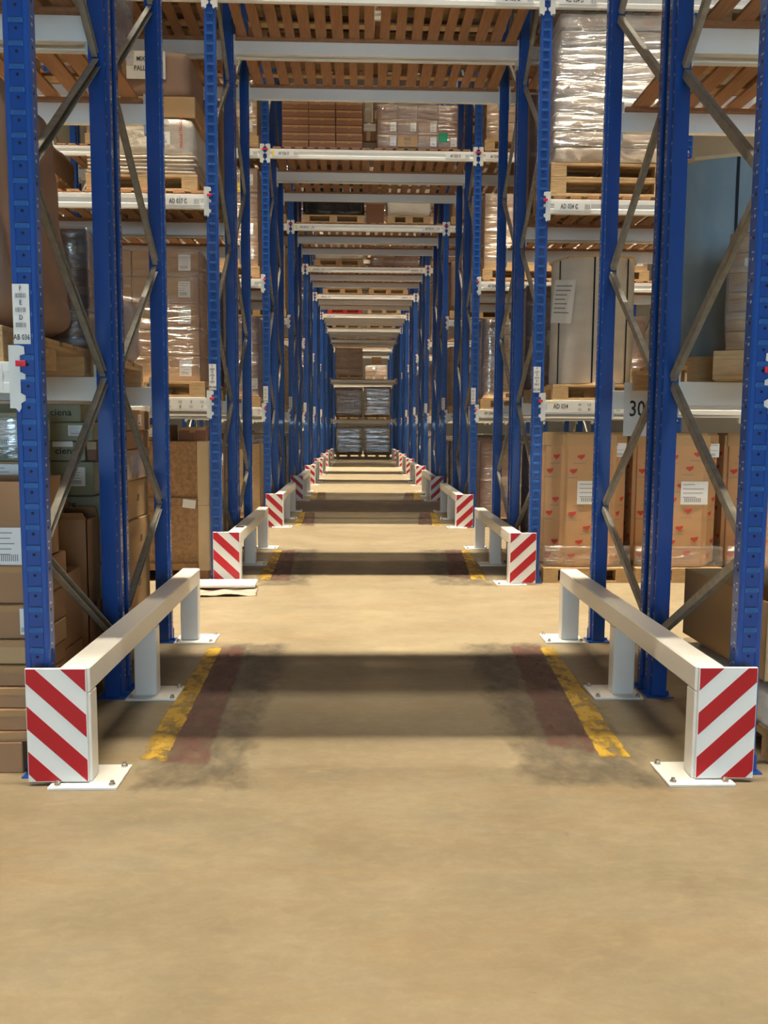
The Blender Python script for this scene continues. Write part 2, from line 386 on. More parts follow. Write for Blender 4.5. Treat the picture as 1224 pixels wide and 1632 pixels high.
# ------------------------------------------------------------------ guard rails
def make_guard(mirror):
    """left-hand guard: rail runs +Y, panel at y=0 facing the viewer. x is from outer panel edge."""
    sg = -1 if mirror else 1
    def X(a, c): return (min(sg*a, sg*c), max(sg*a, sg*c))
    t = thing('guard_rail', '', 'guard rail')
    L = 2.44
    b = MB(); x0, x1 = X(.135, .255); b.box(x0, x1, .01, L, .388, .495); link('rail', b.mesh('rail', [M['white']], .006), t)
    for yy in (.01, 1.14, L-.09):
        b = MB(); b.box(x0, x1, yy, yy+.09, .012, .388); link('post', b.mesh('post', [M['white']], .005), t)
        pl = MB(); a, c = X(.10 if yy > .5 else .09, .37); pl.box(a, c, yy-.06, yy+.18, 0, .012)
        po = link('base_plate', pl.mesh('base_plate', [M['white']], .002), t)
        for bx in (.125, .345):
            for by in (-.035, .155):
                bb = MB(); bb.cyl((sg*bx, yy+by), .014, .012, .018, 12); bb.cyl((sg*bx, yy+by), .009, .018, .030, 6)
                link('bolt', bb.mesh('bolt', [M['steel']]), po)
    # striped panel
    W, H = .245, .475; zb = .018
    b = MB(); a, c = X(0, W); b.box(a, c, -.006, .008, zb, zb+H); p = link('warning_panel', b.mesh('warning_panel', [M['panelw']], .002), t)
    st = MB()
    # red diagonal bands, falling towards the aisle
    per = .190; band = .095
    def clip(poly, f):
        out = []
        for i in range(len(poly)):
            A, B_ = poly[i], poly[(i+1) % len(poly)]; fa, fb = f(A), f(B_)
            if fa >= 0: out.append(A)
            if (fa >= 0) != (fb >= 0):
                tt = fa/(fa-fb); out.append((A[0]+(B_[0]-A[0])*tt, A[1]+(B_[1]-A[1])*tt))
        return out
    sl = .92
    for i in range(-3, 6):
        base = .508-i*per        # upper edge height at x=0
        poly = [(0, base-sl*0), (W, base-sl*W), (W, base-band-sl*W), (0, base-band)]
        poly = [(0, base+.001), (W, base-sl*W), (W, base-sl*W-band), (0, base-band)]
        poly = clip(poly, lambda q: q[1]-.003); poly = clip(poly, lambda q: H-.003-q[1])
        if len(poly) < 3: continue
        poly = [(min(max(q[0], .003), W-.003), q[1]) for q in poly]
        st.prism([(sg*q[0], q[1]+zb) for q in poly], -.0068, -.006, 'y')
    so = link('red_stripes', st.mesh('red_stripes', [M['panelr']]), p)
    return t
def copy_tree(o, parent=None):
    c = o.copy(); C.objects.link(c); c.parent = parent
    for ch in o.children: copy_tree(ch, c)
    return c
GL = make_guard(False); GR = make_guard(True)
for k in range(8):
    for side, proto, x in ((0, GL, -1.350), (1, GR, 1.655)):
        o = proto if k == 0 else copy_tree(proto)
        o.location = (x, row_y(k)-.09, 0)
        o['label'] = 'white guard rail with red striped end panel, %s side of the %s' % ('left' if side == 0 else 'right', rowname(k))
        o['group'] = 'guard rails along the tunnel'
b = MB(); b.box(-.04, .04, -.05, .05, 0, .002)
tag(link('black_patch', b.mesh('black_patch', [M['dark']]), None, (-1.155, row_y(1)+.30, .4955)), 'small black patch on top of the left guard rail, second rack row', 'sticker')

# ------------------------------------------------------------------ upright frames
PH = 8.6
prof = [(-.0525, .008), (-.045, 0), (-.030, 0), (-.026, .004), (.026, .004), (.030, 0), (.045, 0), (.0525, .008),
        (.0525, .052), (.040, .062), (.040, .095), (-.040, .095), (-.040, .062), (-.0525, .052)]
def post_mesh(facing, ztop=PH):
    b = MB(); b.prism(prof, .004, ztop, 'z', 0)
    z = .09; i = 0
    while z < ztop-.05:
        b.box(-.026, .026, -.0005, .0045, z+.014, z+.034, 1)                 # punched tab
        b.box(-.028, -.023, -.0012, .0045, z+.014, z+.030, 4); b.box(.023, .028, -.0012, .0045, z+.014, z+.030, 4)
        b.box(-.0225, .0225, .0015, .0046, z+.035, z+.0375, 2)
        b.cyl((0, z-.004), .0065, .0030, .0042, 8, 'y', 2)
        for sx in (-1, 1):
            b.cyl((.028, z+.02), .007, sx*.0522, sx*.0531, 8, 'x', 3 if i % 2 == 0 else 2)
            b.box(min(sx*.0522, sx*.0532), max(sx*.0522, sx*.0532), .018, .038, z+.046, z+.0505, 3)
            b.cyl((.078, z+.03), .007, sx*.0397, sx*.0406, 8, 'x', 3)  # pale side marks imitate light coming through the punched holes
        z += .0857; i += 1
    me = b.mesh('post', [M['blue'], M['slot'], M['dark'], M['holelight'], M['slotedge']])
    if facing < 0:
        for v in me.vertices: v.co.y = -v.co.y
        me.flip_normals()
    return me
POST_F, POST_B = post_mesh(1), post_mesh(-1)
def foot_mesh():
    b = MB(); b.box(-.075, .075, -.02, .12, 0, .006); b.box(-.056, .056, -.004, .010, .006, .08); b.cyl((.062, .05), .01, .006, .02, 8); b.cyl((-.062, .05), .01, .006, .02, 8)
    return b.mesh('foot_plate', [M['blue']])
FOOT = foot_mesh()
def brace_mesh(y0, z0, y1, z1, dx):
    """galvanised channel between two nodes"""
    b = MB(); p = Vector((dx, y0, z0)); q = Vector((dx, y1, z1)); d = (q-p).normalized(); w_ = Vector((1, 0, 0)).cross(d)
    b.bar(p, q, .004, .042, 0)
    b.bar(p+w_*.019+Vector((.014, 0, 0)), q+w_*.019+Vector((.014, 0, 0)), .030, .004)
    b.bar(p-w_*.019+Vector((.014, 0, 0)), q-w_*.019+Vector((.014, 0, 0)), .030, .004)
    return b.mesh('brace', [M['galv']])
def frame_braces(rev):
    out = []; yf, yb = .085, DEPTH-.075
    zs = [.36, .95, 1.72, 2.50, 3.30, 4.10, 4.90, 5.70, 6.50, 7.30, 8.1]
    if rev: yf, yb = DEPTH-.085, .075
    ys = [yb, yf]
    for i in range(len(zs)-1):
        out.append(brace_mesh(ys[i % 2], zs[i]+.02, ys[(i+1) % 2], zs[i+1]-.02, -.006 if i % 2 else -.012))
    out.append(brace_mesh(.06, .22, DEPTH-.06, .22, -.01)); out.append(brace_mesh(.06, 8.35, DEPTH-.06, 8.35, -.01))
    return out
BR = {False: frame_braces(False), True: frame_braces(True)}
def side_label_plate(parent, code):
    """vertical shelf-code strip on the post front"""
    b = MB(); b.box(-.032, .034, -.0035, -.0012, 0, .235); p = link('location_label', b.mesh('location_label', [M['paper']]), parent, (-.016, 0, 1.795))
    for i, (ch, zc) in enumerate((('F', .218), ('E', .162), ('D', .103))):
        lettering(ch, .026, M['ink'], p, (0, -.0042, zc))
        link('barcode', barcode_mesh(.044, .018, 'greyink', 3+i), p, (0, -.0038, zc-.028))
    lettering(code, .030, M['ink'], p, (0, -.0042, .026), .72)
def make_frame(rev):
    t = thing('rack_frame', '', 'rack upright frame')
    link('upright_post', POST_F, t, (0, 0, 0)); link('upright_post', POST_B, t, (0, DEPTH+.04, 0))
    link('foot_plate', FOOT, t, (0, 0, 0)); link('foot_plate', FOOT, t, (0, DEPTH+.04, 0), PI)
    for m in BR[rev]: link('brace', m, t)
    return t
frames = {}
protoF = {False: make_frame(False), True: make_frame(True)}
used = {False: False, True: False}
def place_frame(k, which, x, colname):
    rev = which == 1
    o = protoF[rev] if not used[rev] else copy_tree(protoF[rev]); used[rev] = True
    o.location = (x, row_y(k)+(F2 if rev else 0)-(.0), 0)
    o['label'] = 'blue upright rack frame, %s, %s half of the %s' % (colname, 'rear' if rev else 'front', rowname(k))
    o['group'] = 'blue upright frames of the pallet racks'
    return o
for k in range(NROW+1):
    for which in (0, 1):
        if k == NROW and which: continue
        for x, nm in ((XL, 'left of the tunnel'), (XR, 'right of the tunnel')):
            frames[(k, which, nm[:4])] = place_frame(k, which, x, nm)
for k in (2, 3, 4):
    for which in (0, 1):
        for x, nm in ((XOUTL, 'outer end of left bay'), (XOUTR, 'outer end of right bay')):
            place_frame(k, which, x, nm)
for k in (0, 1, 2, 3, 4, 5, 6):
    for sd in ('left', 'righ'):
        if k == 0 and sd == 'righ': continue
        f = frames[(k, 0, sd)]
        side_label_plate(f, AISLE[k]+' 03'+('6' if sd == 'left' else '5'))

# ------------------------------------------------------------------ beams
BL = BAY-.105
def beam_bar_mesh(L):
    b = MB(); b.prism([(0, 0), (.048, 0), (.048, BH), (.0, BH), (.0, .085), (.004, .08), (.004, .045), (0, .04)], -L/2, L/2, 'x')
    return b.mesh('beam_bar', [M['beam']], .0015)
BARM = beam_bar_mesh(BL-.004)
def connector_mesh(s):
    """hooked end plate overlapping the post face; s=-1 left end, +1 right end (hooks point outwards)"""
    P = [(0, -.06), (.012, -.075), (.022, -.06), (.022, -.04), (.040, -.03), (.040, -.01), (.022, .0), (.022, .055), (.042, .055), (.042, .075), (.022, .085), (.022, .150), (.042, .155), (.040, .185), (.02, .190), (0, .190), (-.022, .19), (-.022, -.06)]
    b = MB(); b.prism([(s*p[0], p[1]) for p in P], -.0065, -.0028, 'y')
    b.box(min(s*-.022, s*-.004), max(s*-.022, s*-.004), -.0028, .040, -.06, .19)
    return b.mesh('end_connector', [M['beamend']])
CONN = {-1: connector_mesh(-1), 1: connector_mesh(1)}
b = MB(); b.box(-.020, .020, -.012, -.0066, -.012, .012); b.box(-.008, .008, -.014, -.012, -.006, .006); PIN = b.mesh('safety_pin', [M['redpin']], .002)
def make_beam(x, y, z, label, face=-1, pins=True, lab=None, group='painted steel beams of the pallet racks'):
    t = thing('rack_beam', label, 'rack beam', (x, y, z), 0 if face < 0 else PI, group)
    link('beam_bar', BARM, t, (0, 0, 0))
    for s in (-1, 1):
        link('end_connector', CONN[s], t, (s*(BL/2+.004), 0, 0))
        if pins: link('safety_pin', PIN, t, (s*(BL/2+.03), 0, .118))
    return t
def beam_label(t, txt, xc, w=.30, yellow=False):
    b = MB(); b.box(-w/2, w/2, -.0035, -.0004, -.035, .035); p = link('location_label', b.mesh('location_label', [M['paper']]), t, (xc, 0, .0625))
    lettering(txt, .058, M['ink'], p, (-.03, -.0042, 0), .66)
    link('barcode', barcode_mesh(.045, .042, 'greyink', len(txt), 6), p, (w/2-.035, -.0038, 0))
    if yellow:
        b = MB(); b.box(-w/2-.028, -w/2-.001, -.0035, -.0004, -.035, .035, 0); link('yellow_tab', b.mesh('yellow_tab', [M['yellowlab']]), p)
    return p
def multi_label(t, xc, code=None, w=.62):
    """A1 C E over B1 D F with barcodes between"""
    b = MB(); b.box(-w/2, w/2, -.0035, -.0004, -.045, .045); p = link('location_label', b.mesh('location_label', [M['paper']]), t, (xc, 0, .0625))
    x = -w/2+.04
    if code:
        lettering(code, .062, M['ink'], p, (-w/2+.13, -.0042, .004), .7); x = -w/2+.31
        b = MB(); b.box(-w/2-.002, -w/2+.10, -.004, -.0036, .038, .046); link('yellow_tab', b.mesh('yellow_tab', [M['yellowlab']]), p)
    st = (w/2-.02-x)/5
    tops = ['A1', None, 'C', None, 'E', None]; bots = [None, 'B1', None, 'D', None, 'F']
    for i in range(6):
        xx = x+st*i
        if tops[i]:
            lettering(tops[i], .032, M['ink'], p, (xx, -.0042, .022)); link('barcode', barcode_mesh(.036, .026, 'greyink', 2, 5), p, (xx, -.0038, -.022))
        else:
            lettering(bots[i], .032, M['ink'], p, (xx, -.0042, -.022)); link('barcode', barcode_mesh(.036, .026, 'greyink', 2, 5), p, (xx, -.0038, .022))
CX = (XL+XR)/2; XB = {'left': CX-BAY, 'centre': CX, 'right': CX+BAY}
LVN = {'B': 'lower', 'C': 'middle', 'D': 'upper', 'E': 'topmost'}
BN = {'left': 'left side bay', 'centre': 'tunnel bay', 'right': 'right side bay'}
def bay_levels(k):
    out = [('centre', 'D'), ('centre', 'E')]
    if k == 8: out += [('centre', 'B'), ('centre', 'C')]
    if k == 9: return [('centre', 'B'), ('centre', 'C'), ('centre', 'D')]
    for s in ('left', 'right'):
        for l in 'BCDE': out.append((s, l))
    return out
ypos = {'ff': (0, -1), 'fr': (DEPTH+.04, 1), 'rf': (F2, -1), 'rr': (F2+DEPTH+.04, 1)}
pname = {'ff': 'front face', 'fr': 'second beam back', 'rf': 'third beam back', 'rr': 'rear face'}
for k in range(NROW+1):
    for s, l in bay_levels(k):
        ps = ['ff', 'fr', 'rf', 'rr'] if (k < 6 or s == 'centre') and k < 9 else ['ff', 'fr']
        if k == 0 and s != 'centre' and l == 'D': ps = ['ff', 'fr', 'rf', 'rr']
        for p in ps:
            dy, fc = ypos[p]
            t = make_beam(XB[s], row_y(k)+dy, LV[l], 'grey %s beam, %s, %s of the %s' % (LVN[l], BN[s], pname[p], rowname(k)), fc, pins=(p == 'ff' or p == 'rf' and k < 2))
            if p == 'ff' and k < 7:
                a = AISLE[k]; h = BL/2
                if s == 'centre' and l == 'D':
                    beam_label(t, a+' 036 D', -h+.24, .34, True); beam_label(t, a+' 035 D', h-.24, .34)
                elif s == 'right' and l in 'CD': beam_label(t, a+' 034 '+l, -h+.22, .34)
                elif s == 'left' and l in 'CD': beam_label(t, a+' 037 '+l, h-.22, .34)
                elif s == 'right' and l == 'B': multi_label(t, -h+.42, a+' 034', .78)
                elif s == 'left' and l == 'B' and k > 0: multi_label(t, h-.32, None, .56)
                elif s == 'left' and l == 'B':
                    bb = MB(); bb.box(-.075, .075, -.0035, -.0004, -.05, .055); q = link('location_label', bb.mesh('location_label', [M['paper']]), t, (h-.12, 0, .062))
                    lettering('F', .052, M['ink'], q, (.03, -.0042, -.02)); link('barcode', barcode_mesh(.05, .035, 'greyink', 9, 9), q, (.03, -.0038, .03))
# 11th row beam, seen through the open right half of the end racks
t = make_beam(CX, row_y(10), LV['C'], 'grey middle beam glimpsed beyond the tenth rack row', -1, False)
t = make_beam(CX, row_y(10), LV['D'], 'grey upper beam glimpsed beyond the tenth rack row', -1, False)
for x, nm in ((XL, 'left of the tunnel'), (XR, 'right of the tunnel')): place_frame(10, 0, x, nm)

# ------------------------------------------------------------------ slatted decks
def deck_mesh(seed):
    r = random.Random(seed); b = MB(); n = 18; x = -BL/2+.05; pitch = (BL-.10-.10)/(n-1)
    for i in range(n):
        w_ = .100+r.uniform(-.012, .014); xx = x+pitch*i+r.uniform(-.008, .008); sk = r.uniform(-.006, .006)
        vs = [(xx+sk, 0, .022), (xx+w_+sk, 0, .022), (xx+w_-sk, DEPTH-.03, .022), (xx-sk, DEPTH-.03, .022)]
        b.add(vs+[(a, c, .040) for a, c, _ in vs], [(0, 3, 2, 1), (4, 5, 6, 7), (0, 1, 5, 4), (1, 2, 6, 5), (2, 3, 7, 6), (3, 0, 4, 7)])
    b.box(-BL/2+.02, BL/2-.02, .035, .075, 0, .022); b.box(-BL/2+.02, BL/2-.02, DEPTH-.075, DEPTH-.030, 0, .022)
    return b.mesh('slatted_deck', [M['wood']])
DECK = [deck_mesh(i) for i in range(4)]
for k in range(NROW+1):
    for s, l in bay_levels(k):
        if l == 'B': continue
        for which in (0, 1):
            if (k > 5 and s != 'centre' or k == 9) and which: continue
            o = link('slatted_deck', DECK[(k*3+which+len(s)) % 4], None, (XB[s], row_y(k)+.032+which*F2, LV[l]+BH+.001))
            tag(o, 'slatted wooden deck, %s shelf, %s, %s half of the %s' % (LVN[l], BN[s], 'rear' if which else 'front', rowname(k)), 'shelf deck', 'slatted wooden decks')

# ------------------------------------------------------------------ pallets
def pallet_meshes(L, D, mt):
    """L along x, D along y"""
    top = MB(); ys = [(0, .145), (.19, .29), (.327, .473), (.51, .61), (.655, .80)]
    for a, c in ys: top.box(-L/2, L/2, a*D/.8, c*D/.8, .122, .144)
    for xx in (-L/2, -.0725, L/2-.145): top.box(xx, xx+.145, 0, D, .100, .122)
    bl = MB(); bl.box(0, .145, 0, .10, .022, .100)
    bt = MB(); bt.box(-L/2, L/2, 0, .10, 0, .022)
    return top.mesh('deck_boards', [mt], .002), bl.mesh('block', [mt], .002), bt.mesh('bottom_board', [mt], .002)
PM = {}
def pallet(x, y, z, label, L=1.2, D=.8, mt='woodlt', detail=True, rz=0, group=None):
    if abs(z-(LV['B']+BH+.001)) < .01 and rz == 0:      # lower shelves have no deck: the pallet spans both beams
        kk = int((y-Y0+.05)//PERIOD); off = y-row_y(kk); y = row_y(kk)+(F2 if off > 1.0 else 0)+.008; D = 1.125
    key = (L, D, mt)
    if key not in PM: PM[key] = pallet_meshes(L, D, M[mt])
    t = thing('pallet', label, 'pallet', (x, y, z), rz, group)
    a, bl, bt = PM[key]
    link('deck_boards', a, t)
    for yy in (0, D/2-.05, D-.10):
        if yy == 0 or detail or True:
            for xx in (-L/2, -.0725, L/2-.145):
                if detail or yy == 0: link('block', bl, t, (xx, yy, 0))
            if detail or yy != D/2-.05: link('bottom_board', bt, t, (0, yy, 0))
    return t

# ------------------------------------------------------------------ cartons
_cm = {}
def carton_mesh(w_, d, h, mt='card', tape=True):
    key = (round(w_, 3), round(d, 3), round(h, 3), mt, tape)
    if key in _cm: return _cm[key]
    b = MB(); b.box(-w_/2, w_/2, 0, d, 0, h, 0)
    me = MB()
    me = b.mesh('carton', [M[mt], M['tape'], M['dark']], min(.006, h*.05))
    if tape:
        t = MB(); zt = h+.0004
        t.box(-w_/2, w_/2, d/2-.025, d/2+.025, h-.001, zt, 1)
        t.box(-.0, .0015, -.0006, .0002, .004, h-.004, 2) if w_ > h*1.8 else None
        t.box(-w_/2+.006, w_/2-.006, -.0006, .0002, h*.5-.02 if h > .2 else h-.03, h*.5+.02 if h > .2 else h-.004, 1)
        t.box(-.025, .025, -.0005, .0003, h-min(.07, h*.4), h, 1)
        bm = bmesh.new(); bm.from_mesh(me); tm = t.mesh('t', []); 
        off = len(bm.verts); bm.from_mesh(tm); 
        bm.faces.ensure_lookup_table()
        nf = len(me.polygons)
        for i, f in enumerate(bm.faces):
            if i >= nf: f.material_index = t.m[i-nf]
        bm.to_mesh(me); bm.free()
    _cm[key] = me; return me
def carton(x, y, z, w_, d, h, label, mt='card', rz=0, group=None, tape=True, rot=None):
    o = link('carton', carton_mesh(w_, d, h, mt, tape), None, (x, y, z), rz, rot=rot); tag(o, label, 'cardboard box', group); return o
def sheet(parent, loc, w_, h, mt='paper', lines=5, seed=0, name='paper_label', rot=None, bar=True):
    """paper label facing -Y with printed lines"""
    b = MB(); b.box(-w_/2, w_/2, -.0018, .0, -h/2, h/2, 0)
    r = random.Random(seed)
    for i in range(lines):
        z = h*(.36-.72*i/max(1, lines)); b.box(-w_*.42, w_*r.uniform(-.05, .42), -.0024, -.0018, z-h*.014, z+h*.014, 1)
    if bar:
        for i in range(9): xx = -w_*.35+w_*.07*i; b.box(xx, xx+w_*.035, -.0024, -.0018, -h*.40, -h*.22, 1)
    return link(name, b.mesh(name, [M[mt], M['greyink']]), parent, loc, rot=rot)
def side_sheet(parent, loc, d, h, sgn, seed=0):
    return sheet(parent, loc, d, h, seed=seed, rot=(0, 0, PI/2 if sgn > 0 else -PI/2))

def open_carton(x, y, z, w_, d, h, label, mt='card', rz=0, flaps=((1, 50), (0, 120), (2, 95), (3, 140)), name='open_carton'):
    """open topped box, wall thickness, hinged flaps: (side, opening angle from closed)"""
    t = thing(name, label, 'cardboard box', (x, y, z), rz)
    b = MB(); th = .005
    b.box(-w_/2, w_/2, 0, d, 0, th); b.box(-w_/2, w_/2, 0, th, 0, h); b.box(-w_/2, w_/2, d-th, d, 0, h)
    b.box(-w_/2, -w_/2+th, 0, d, 0, h); b.box(w_/2-th, w_/2, 0, d, 0, h)
    link('box_body', b.mesh('box_body', [M[mt]]), t)
    for sd, ang in flaps:
        a = math.radians(ang); fl = min(w_, d)*.45
        L_, c0, dirv = {0: (w_, Vector((0, 0, h)), Vector((0, 1, 0))), 2: (w_, Vector((0, d, h)), Vector((0, -1, 0))),
                        1: (d, Vector((w_/2, d/2, h)), Vector((-1, 0, 0))), 3: (d, Vector((-w_/2, d/2, h)), Vector((1, 0, 0)))}[sd]
        ax = Vector((1, 0, 0)) if sd in (0, 2) else Vector((0, 1, 0))
        v = dirv*math.cos(a)+Vector((0, 0, 1))*math.sin(a)
        f = MB(); nn = ax.cross(v)
        vs = [c0+ax*i*L_/2+v*j*fl+nn*kk*.002 for kk in (-1, 1) for i, j in ((-1, 0), (1, 0), (1, 1), (-1, 1))]
        f.add(vs, [(0, 3, 2, 1), (4, 5, 6, 7), (0, 1, 5, 4), (1, 2, 6, 5), (2, 3, 7, 6), (3, 0, 4, 7)])
        link('flap', f.mesh('flap', [M[mt]]), t)
    return t

_lm = {}
def film_shell(w_, d, h, seed, parent, mt='film', amp=.008):
    key = ('film', round(w_, 2), round(d, 2), round(h, 2), mt, seed % 3)
    if key not in _lm:
        me = rounded_box('stretch_film', w_+.02, d+.02, h+.012, .03, [M[mt]], 7, amp, seed % 3, 6)
        _lm[key] = me
    return link('stretch_film', _lm[key], parent, (0, d/2, .002))
def carton_load(x, y, z, w_, d, h, nx, nz, label, mt='card', film='film', labels=1, rz=0, group=None, seed=0, ny=1, accent=None, alt=None):
    """pallet load of cartons held together by clear film; every carton is a child"""
    t = thing('wrapped_carton_load', label, 'pallet load', (x, y, z), rz, group)
    r = random.Random(seed); cw, ch, cd = w_/nx, h/nz, d/ny
    for j in range(nz):
        for i in range(nx):
            for q in range(ny):
                m_ = alt if (alt and r.random() < .3) else mt
                c = link('carton', carton_mesh(cw-.006, cd-.004, ch-.003, m_), t, (-w_/2+cw*(i+.5)+r.uniform(-.003, .003), cd*q+.002+r.uniform(0, .004), ch*j))
                if q == 0 and labels and r.random() < (.95 if labels > 1 else .45):
                    sheet(c, (cw*.28, -.001, ch*.52), min(.11, cw*.3), min(.15, ch*.6), seed=r.randrange(9))
                    if labels > 1 and r.random() < .6: sheet(c, (-cw*.12, -.001, ch*.5), min(.10, cw*.25), min(.10, ch*.4), 'tape' if r.random() < .5 else 'paper', seed=r.randrange(9))
    if accent: sheet(t, (w_*.2, -.004, h*.8), .22, .14, accent, 0, bar=False)
    if film: film_shell(w_, d, h, seed, t, film)
    return t
def wrap_load(x, y, z, w_, d, h, label, mt, rad=.06, amp=.02, name='wrapped_load', seed=0, rz=0, lab=True, group=None, film=None, taper=0, cuts=9):
    t = thing(name, label, 'pallet load', (x, y, z), rz, group)
    key = (mt, round(w_, 2), round(d, 2), round(h, 2), seed % 4, rad, amp, taper)
    if key not in _lm: _lm[key] = rounded_box('wrapping', w_, d, h, rad, [M[mt]], cuts, amp, seed % 4, 5, taper)
    link('wrapping', _lm[key], t, (0, d/2, 0))
    if lab: sheet(t, (w_*.22, -.012, h*.6), .16, .12, seed=seed)
    if film: film_shell(w_+.03, d+.03, h, seed, t, film)
    return t
def sack_stack(x, y, z, w_, d, h, n, label, mt='sack', seed=0):
    t = thing('wrapped_sack_stack', label, 'pallet load', (x, y, z))
    r = random.Random(seed)
    for i in range(n):
        me = rounded_box('sack_layer', w_*(1+r.uniform(-.012, .012)), d, h/n, min(.03, h/n*.42), [M[mt]], 8, .010, i+seed, 5)
        link('sack_layer', me, t, (r.uniform(-.012, .012)+.03*i/n, d/2, h/n*i))
    film_shell(w_+.04, d+.02, h, seed, t, 'film', .02)
    return t

# ================================================================== NEAR CARGO, LEFT
zB, zC, zD, zE = LV['B']+BH+.001, LV['C']+BH+.041, LV['D']+BH+.041, LV['E']+BH+.041
# --- front stack on the floor beside the first left post
Yf = 3.56
t = thing('pallet_block_base', 'low brown carton base under the front left carton stack', 'cardboard box', (-1.745, Yf, 0))
b = MB(); b.box(-.30, .30, .06, .48, .0, .135); link('base_body', b.mesh('base_body', [M['cardin']], .004), t)
for xx in (-.27, .0, .22):
    b = MB(); b.box(xx, xx+.10, 0, .10, 0, .135); link('base_block', b.mesh('base_block', [M['card']], .004), t)
zz = .136
names = [('thin flattened brown carton, lowest of the front left stack', .045, 'card', .60, 1.5), ('shallow brown carton above the flattened one in the front left stack', .094, 'card', .59, 0),
         ('shallow brown carton, third up in the front left stack', .090, 'card', .60, -.6), ('brown carton with folded lid, fourth up in the front left stack', .093, 'card', .61, .4),
         ('pale brown lidded carton in the middle of the front left stack', .106, 'card2', .60, -.8), ('taller brown carton with a white side label in the front left stack', .150, 'card', .61, .5),
         ('brown carton just under the open one in the front left stack', .165, 'card', .60, -.4)]
for i, (lb, h, mt, w_, a) in enumerate(names):
    o = carton(-1.402-w_/2, Yf+.014*i, zz, w_, .46, h-.002, lb, mt, math.radians(a)*.5)
    if 'side label' in lb: sheet(o, (w_/2-.022, -.001, h*.5), .036, h*.75, seed=i, lines=0)
    zz += h
o = open_carton(-1.70, Yf+.10, zz, .58, .38, .19, 'open brown carton with raised flaps on top of the front left stack', 'card', 0, ((1, 95), (0, 70), (3, 120), (2, 100)))
sheet(o, (.22, -.003, .08), .12, .16, seed=4)
# --- mid pile behind it
zz = 0
for i, (h, lb, mt) in enumerate(((.36, 'large brown carton at the bottom of the pile behind the front left stack', 'card'), (.38, 'large brown carton, second up in the pile behind the front left stack', 'card'),
        (.38, 'grey-green carton, third up in the pile behind the front left stack', 'cardg'), (.18, 'grey-green carton with a blue-white label in the front left bay', 'cardg'), (.235, 'film wrapped grey-green carton with white label, top of the left floor pile', 'cardg'))):
    xr = -1.46 if i < 2 else -1.60
    o = carton(xr-.35, 4.165, zz, .70, .33, h-.003, lb, mt)
    if i >= 3: sheet(o, (.24, -.001, h*.55), .15, .13, seed=i)
    if i == 4: film_shell(.70, .33, h-.02, 1, o, 'filmheavy')
    zz += h
o = open_carton(-1.515, 4.50, 0, .18, .20, .98, 'tall torn brown carton with drooping flap beside the doubled left posts', 'card', 0, ((0, 150), (3, 70), (2, 40)), name='torn_carton')
bb = link('print_mark', text_mesh('///', .07, M['ink'], 1.0), o, (.095, .09, .50), rot=(0, 0, PI/2))
# --- ciena boxes (rear half of the row)
pallet(-2.05, 4.75, 0, 'wooden pallet under the grey-green branded cartons in the left bay', 1.2, .47)
spec = [(.144, .36, -1.43, 'card', 'wide brown carton at the bottom of the grey-green carton stack', None), (.504, .20, -1.43, 'cardg', 'grey-green carton with a small label low in the branded stack', None), (.704, .245, -1.43, 'card', 'brown carton half way up the branded stack', None),
        (.949, .135, -1.43, 'cardg', 'long grey-green carton printed CE in the left bay', 'CE'), (1.085, .19, -1.46, 'cardg', 'grey-green carton with a square white label above the CE carton', None),
        (1.276, .108, -1.505, 'cardg', 'grey-green branded carton, the lower of the two with the printed name', 'ciena'), (1.385, .104, -1.46, 'cardg', 'plain grey-green carton between the two branded cartons', None),
        (1.490, .098, -1.525, 'cardg', 'tilted grey-green branded carton at the top of the left stack', 'ciena')]
for z0, h, xr, mt, lb, tx in spec:
    wd = .62 if tx != 'CE' else .72
    o = carton(xr-wd/2, 4.76, z0, wd, .45, h-.003, lb, mt, 0, tape=False)
    if tx == 'ciena': lettering('ciena', .052, M['ink'], o, (wd/2-.105, -.0015, h*.5), 1.1)
    if tx == 'CE': lettering('CE', .05, M['ink'], o, (wd/2-.16, -.0015, h*.55), 1.0); sheet(o, (wd/2-.05, -.001, h*.35), .05, .04, seed=2)
    if z0 in (1.085, 1.385): sheet(o, (wd/2-.09, -.001, h*.55), .085, h*.55, seed=3)
    if z0 == 1.276: sheet(o, (wd/2-.12, -.001, h*.85), .11, .03, 'paper', 1, seed=1, bar=False)
    if z0 in (.504, .704): sheet(o, (wd/2-.06, -.001, h*.6), .06, .09, seed=6)
carton(-1.472, 4.77, 1.276, .055, .30, .105, 'small upright brown carton beside the lower branded carton', 'card3')
# --- yellow-brown carton column in the rear half
zz = 0
for i, (h, w_, mt, lb) in enumerate(((.30, .62, 'card2', 'pale floor carton at the foot of the column behind doubled left posts'), (.30, .60, 'card2', 'second pale carton up in the column behind doubled left posts'), (.28, .62, 'card2', 'third pale carton up in the column behind doubled left posts'),
        (.25, .60, 'card2', 'fourth pale carton up in the column behind doubled left posts'), (.19, .58, 'card2', 'film covered carton near the top of the column behind doubled left posts'), (.12, .56, 'card', 'small brown carton with a white label near the top of the left column'), (.13, .46, 'card', 'topmost small carton of the column behind the doubled left posts'))):
    o = carton(-1.415-w_/2-(.02 if i % 2 else 0), 5.24+(.0 if i < 5 else .05), zz, w_, .60, h-.003, lb, mt, math.radians((-1)**i*.6))
    if 1 <= i <= 3: link('print_mark', text_mesh('///', .06, M['ink'], 1.2), o, (w_/2+.001, .34, h*.5), rot=(0, 0, PI/2))
    if i == 4: film_shell(w_, .60, h-.02, 2, o, 'filmheavy')
    if i in (5, 6): side_sheet(o, (w_/2+.001, .3, h*.5), .08, .07, 1, i)
    zz += h
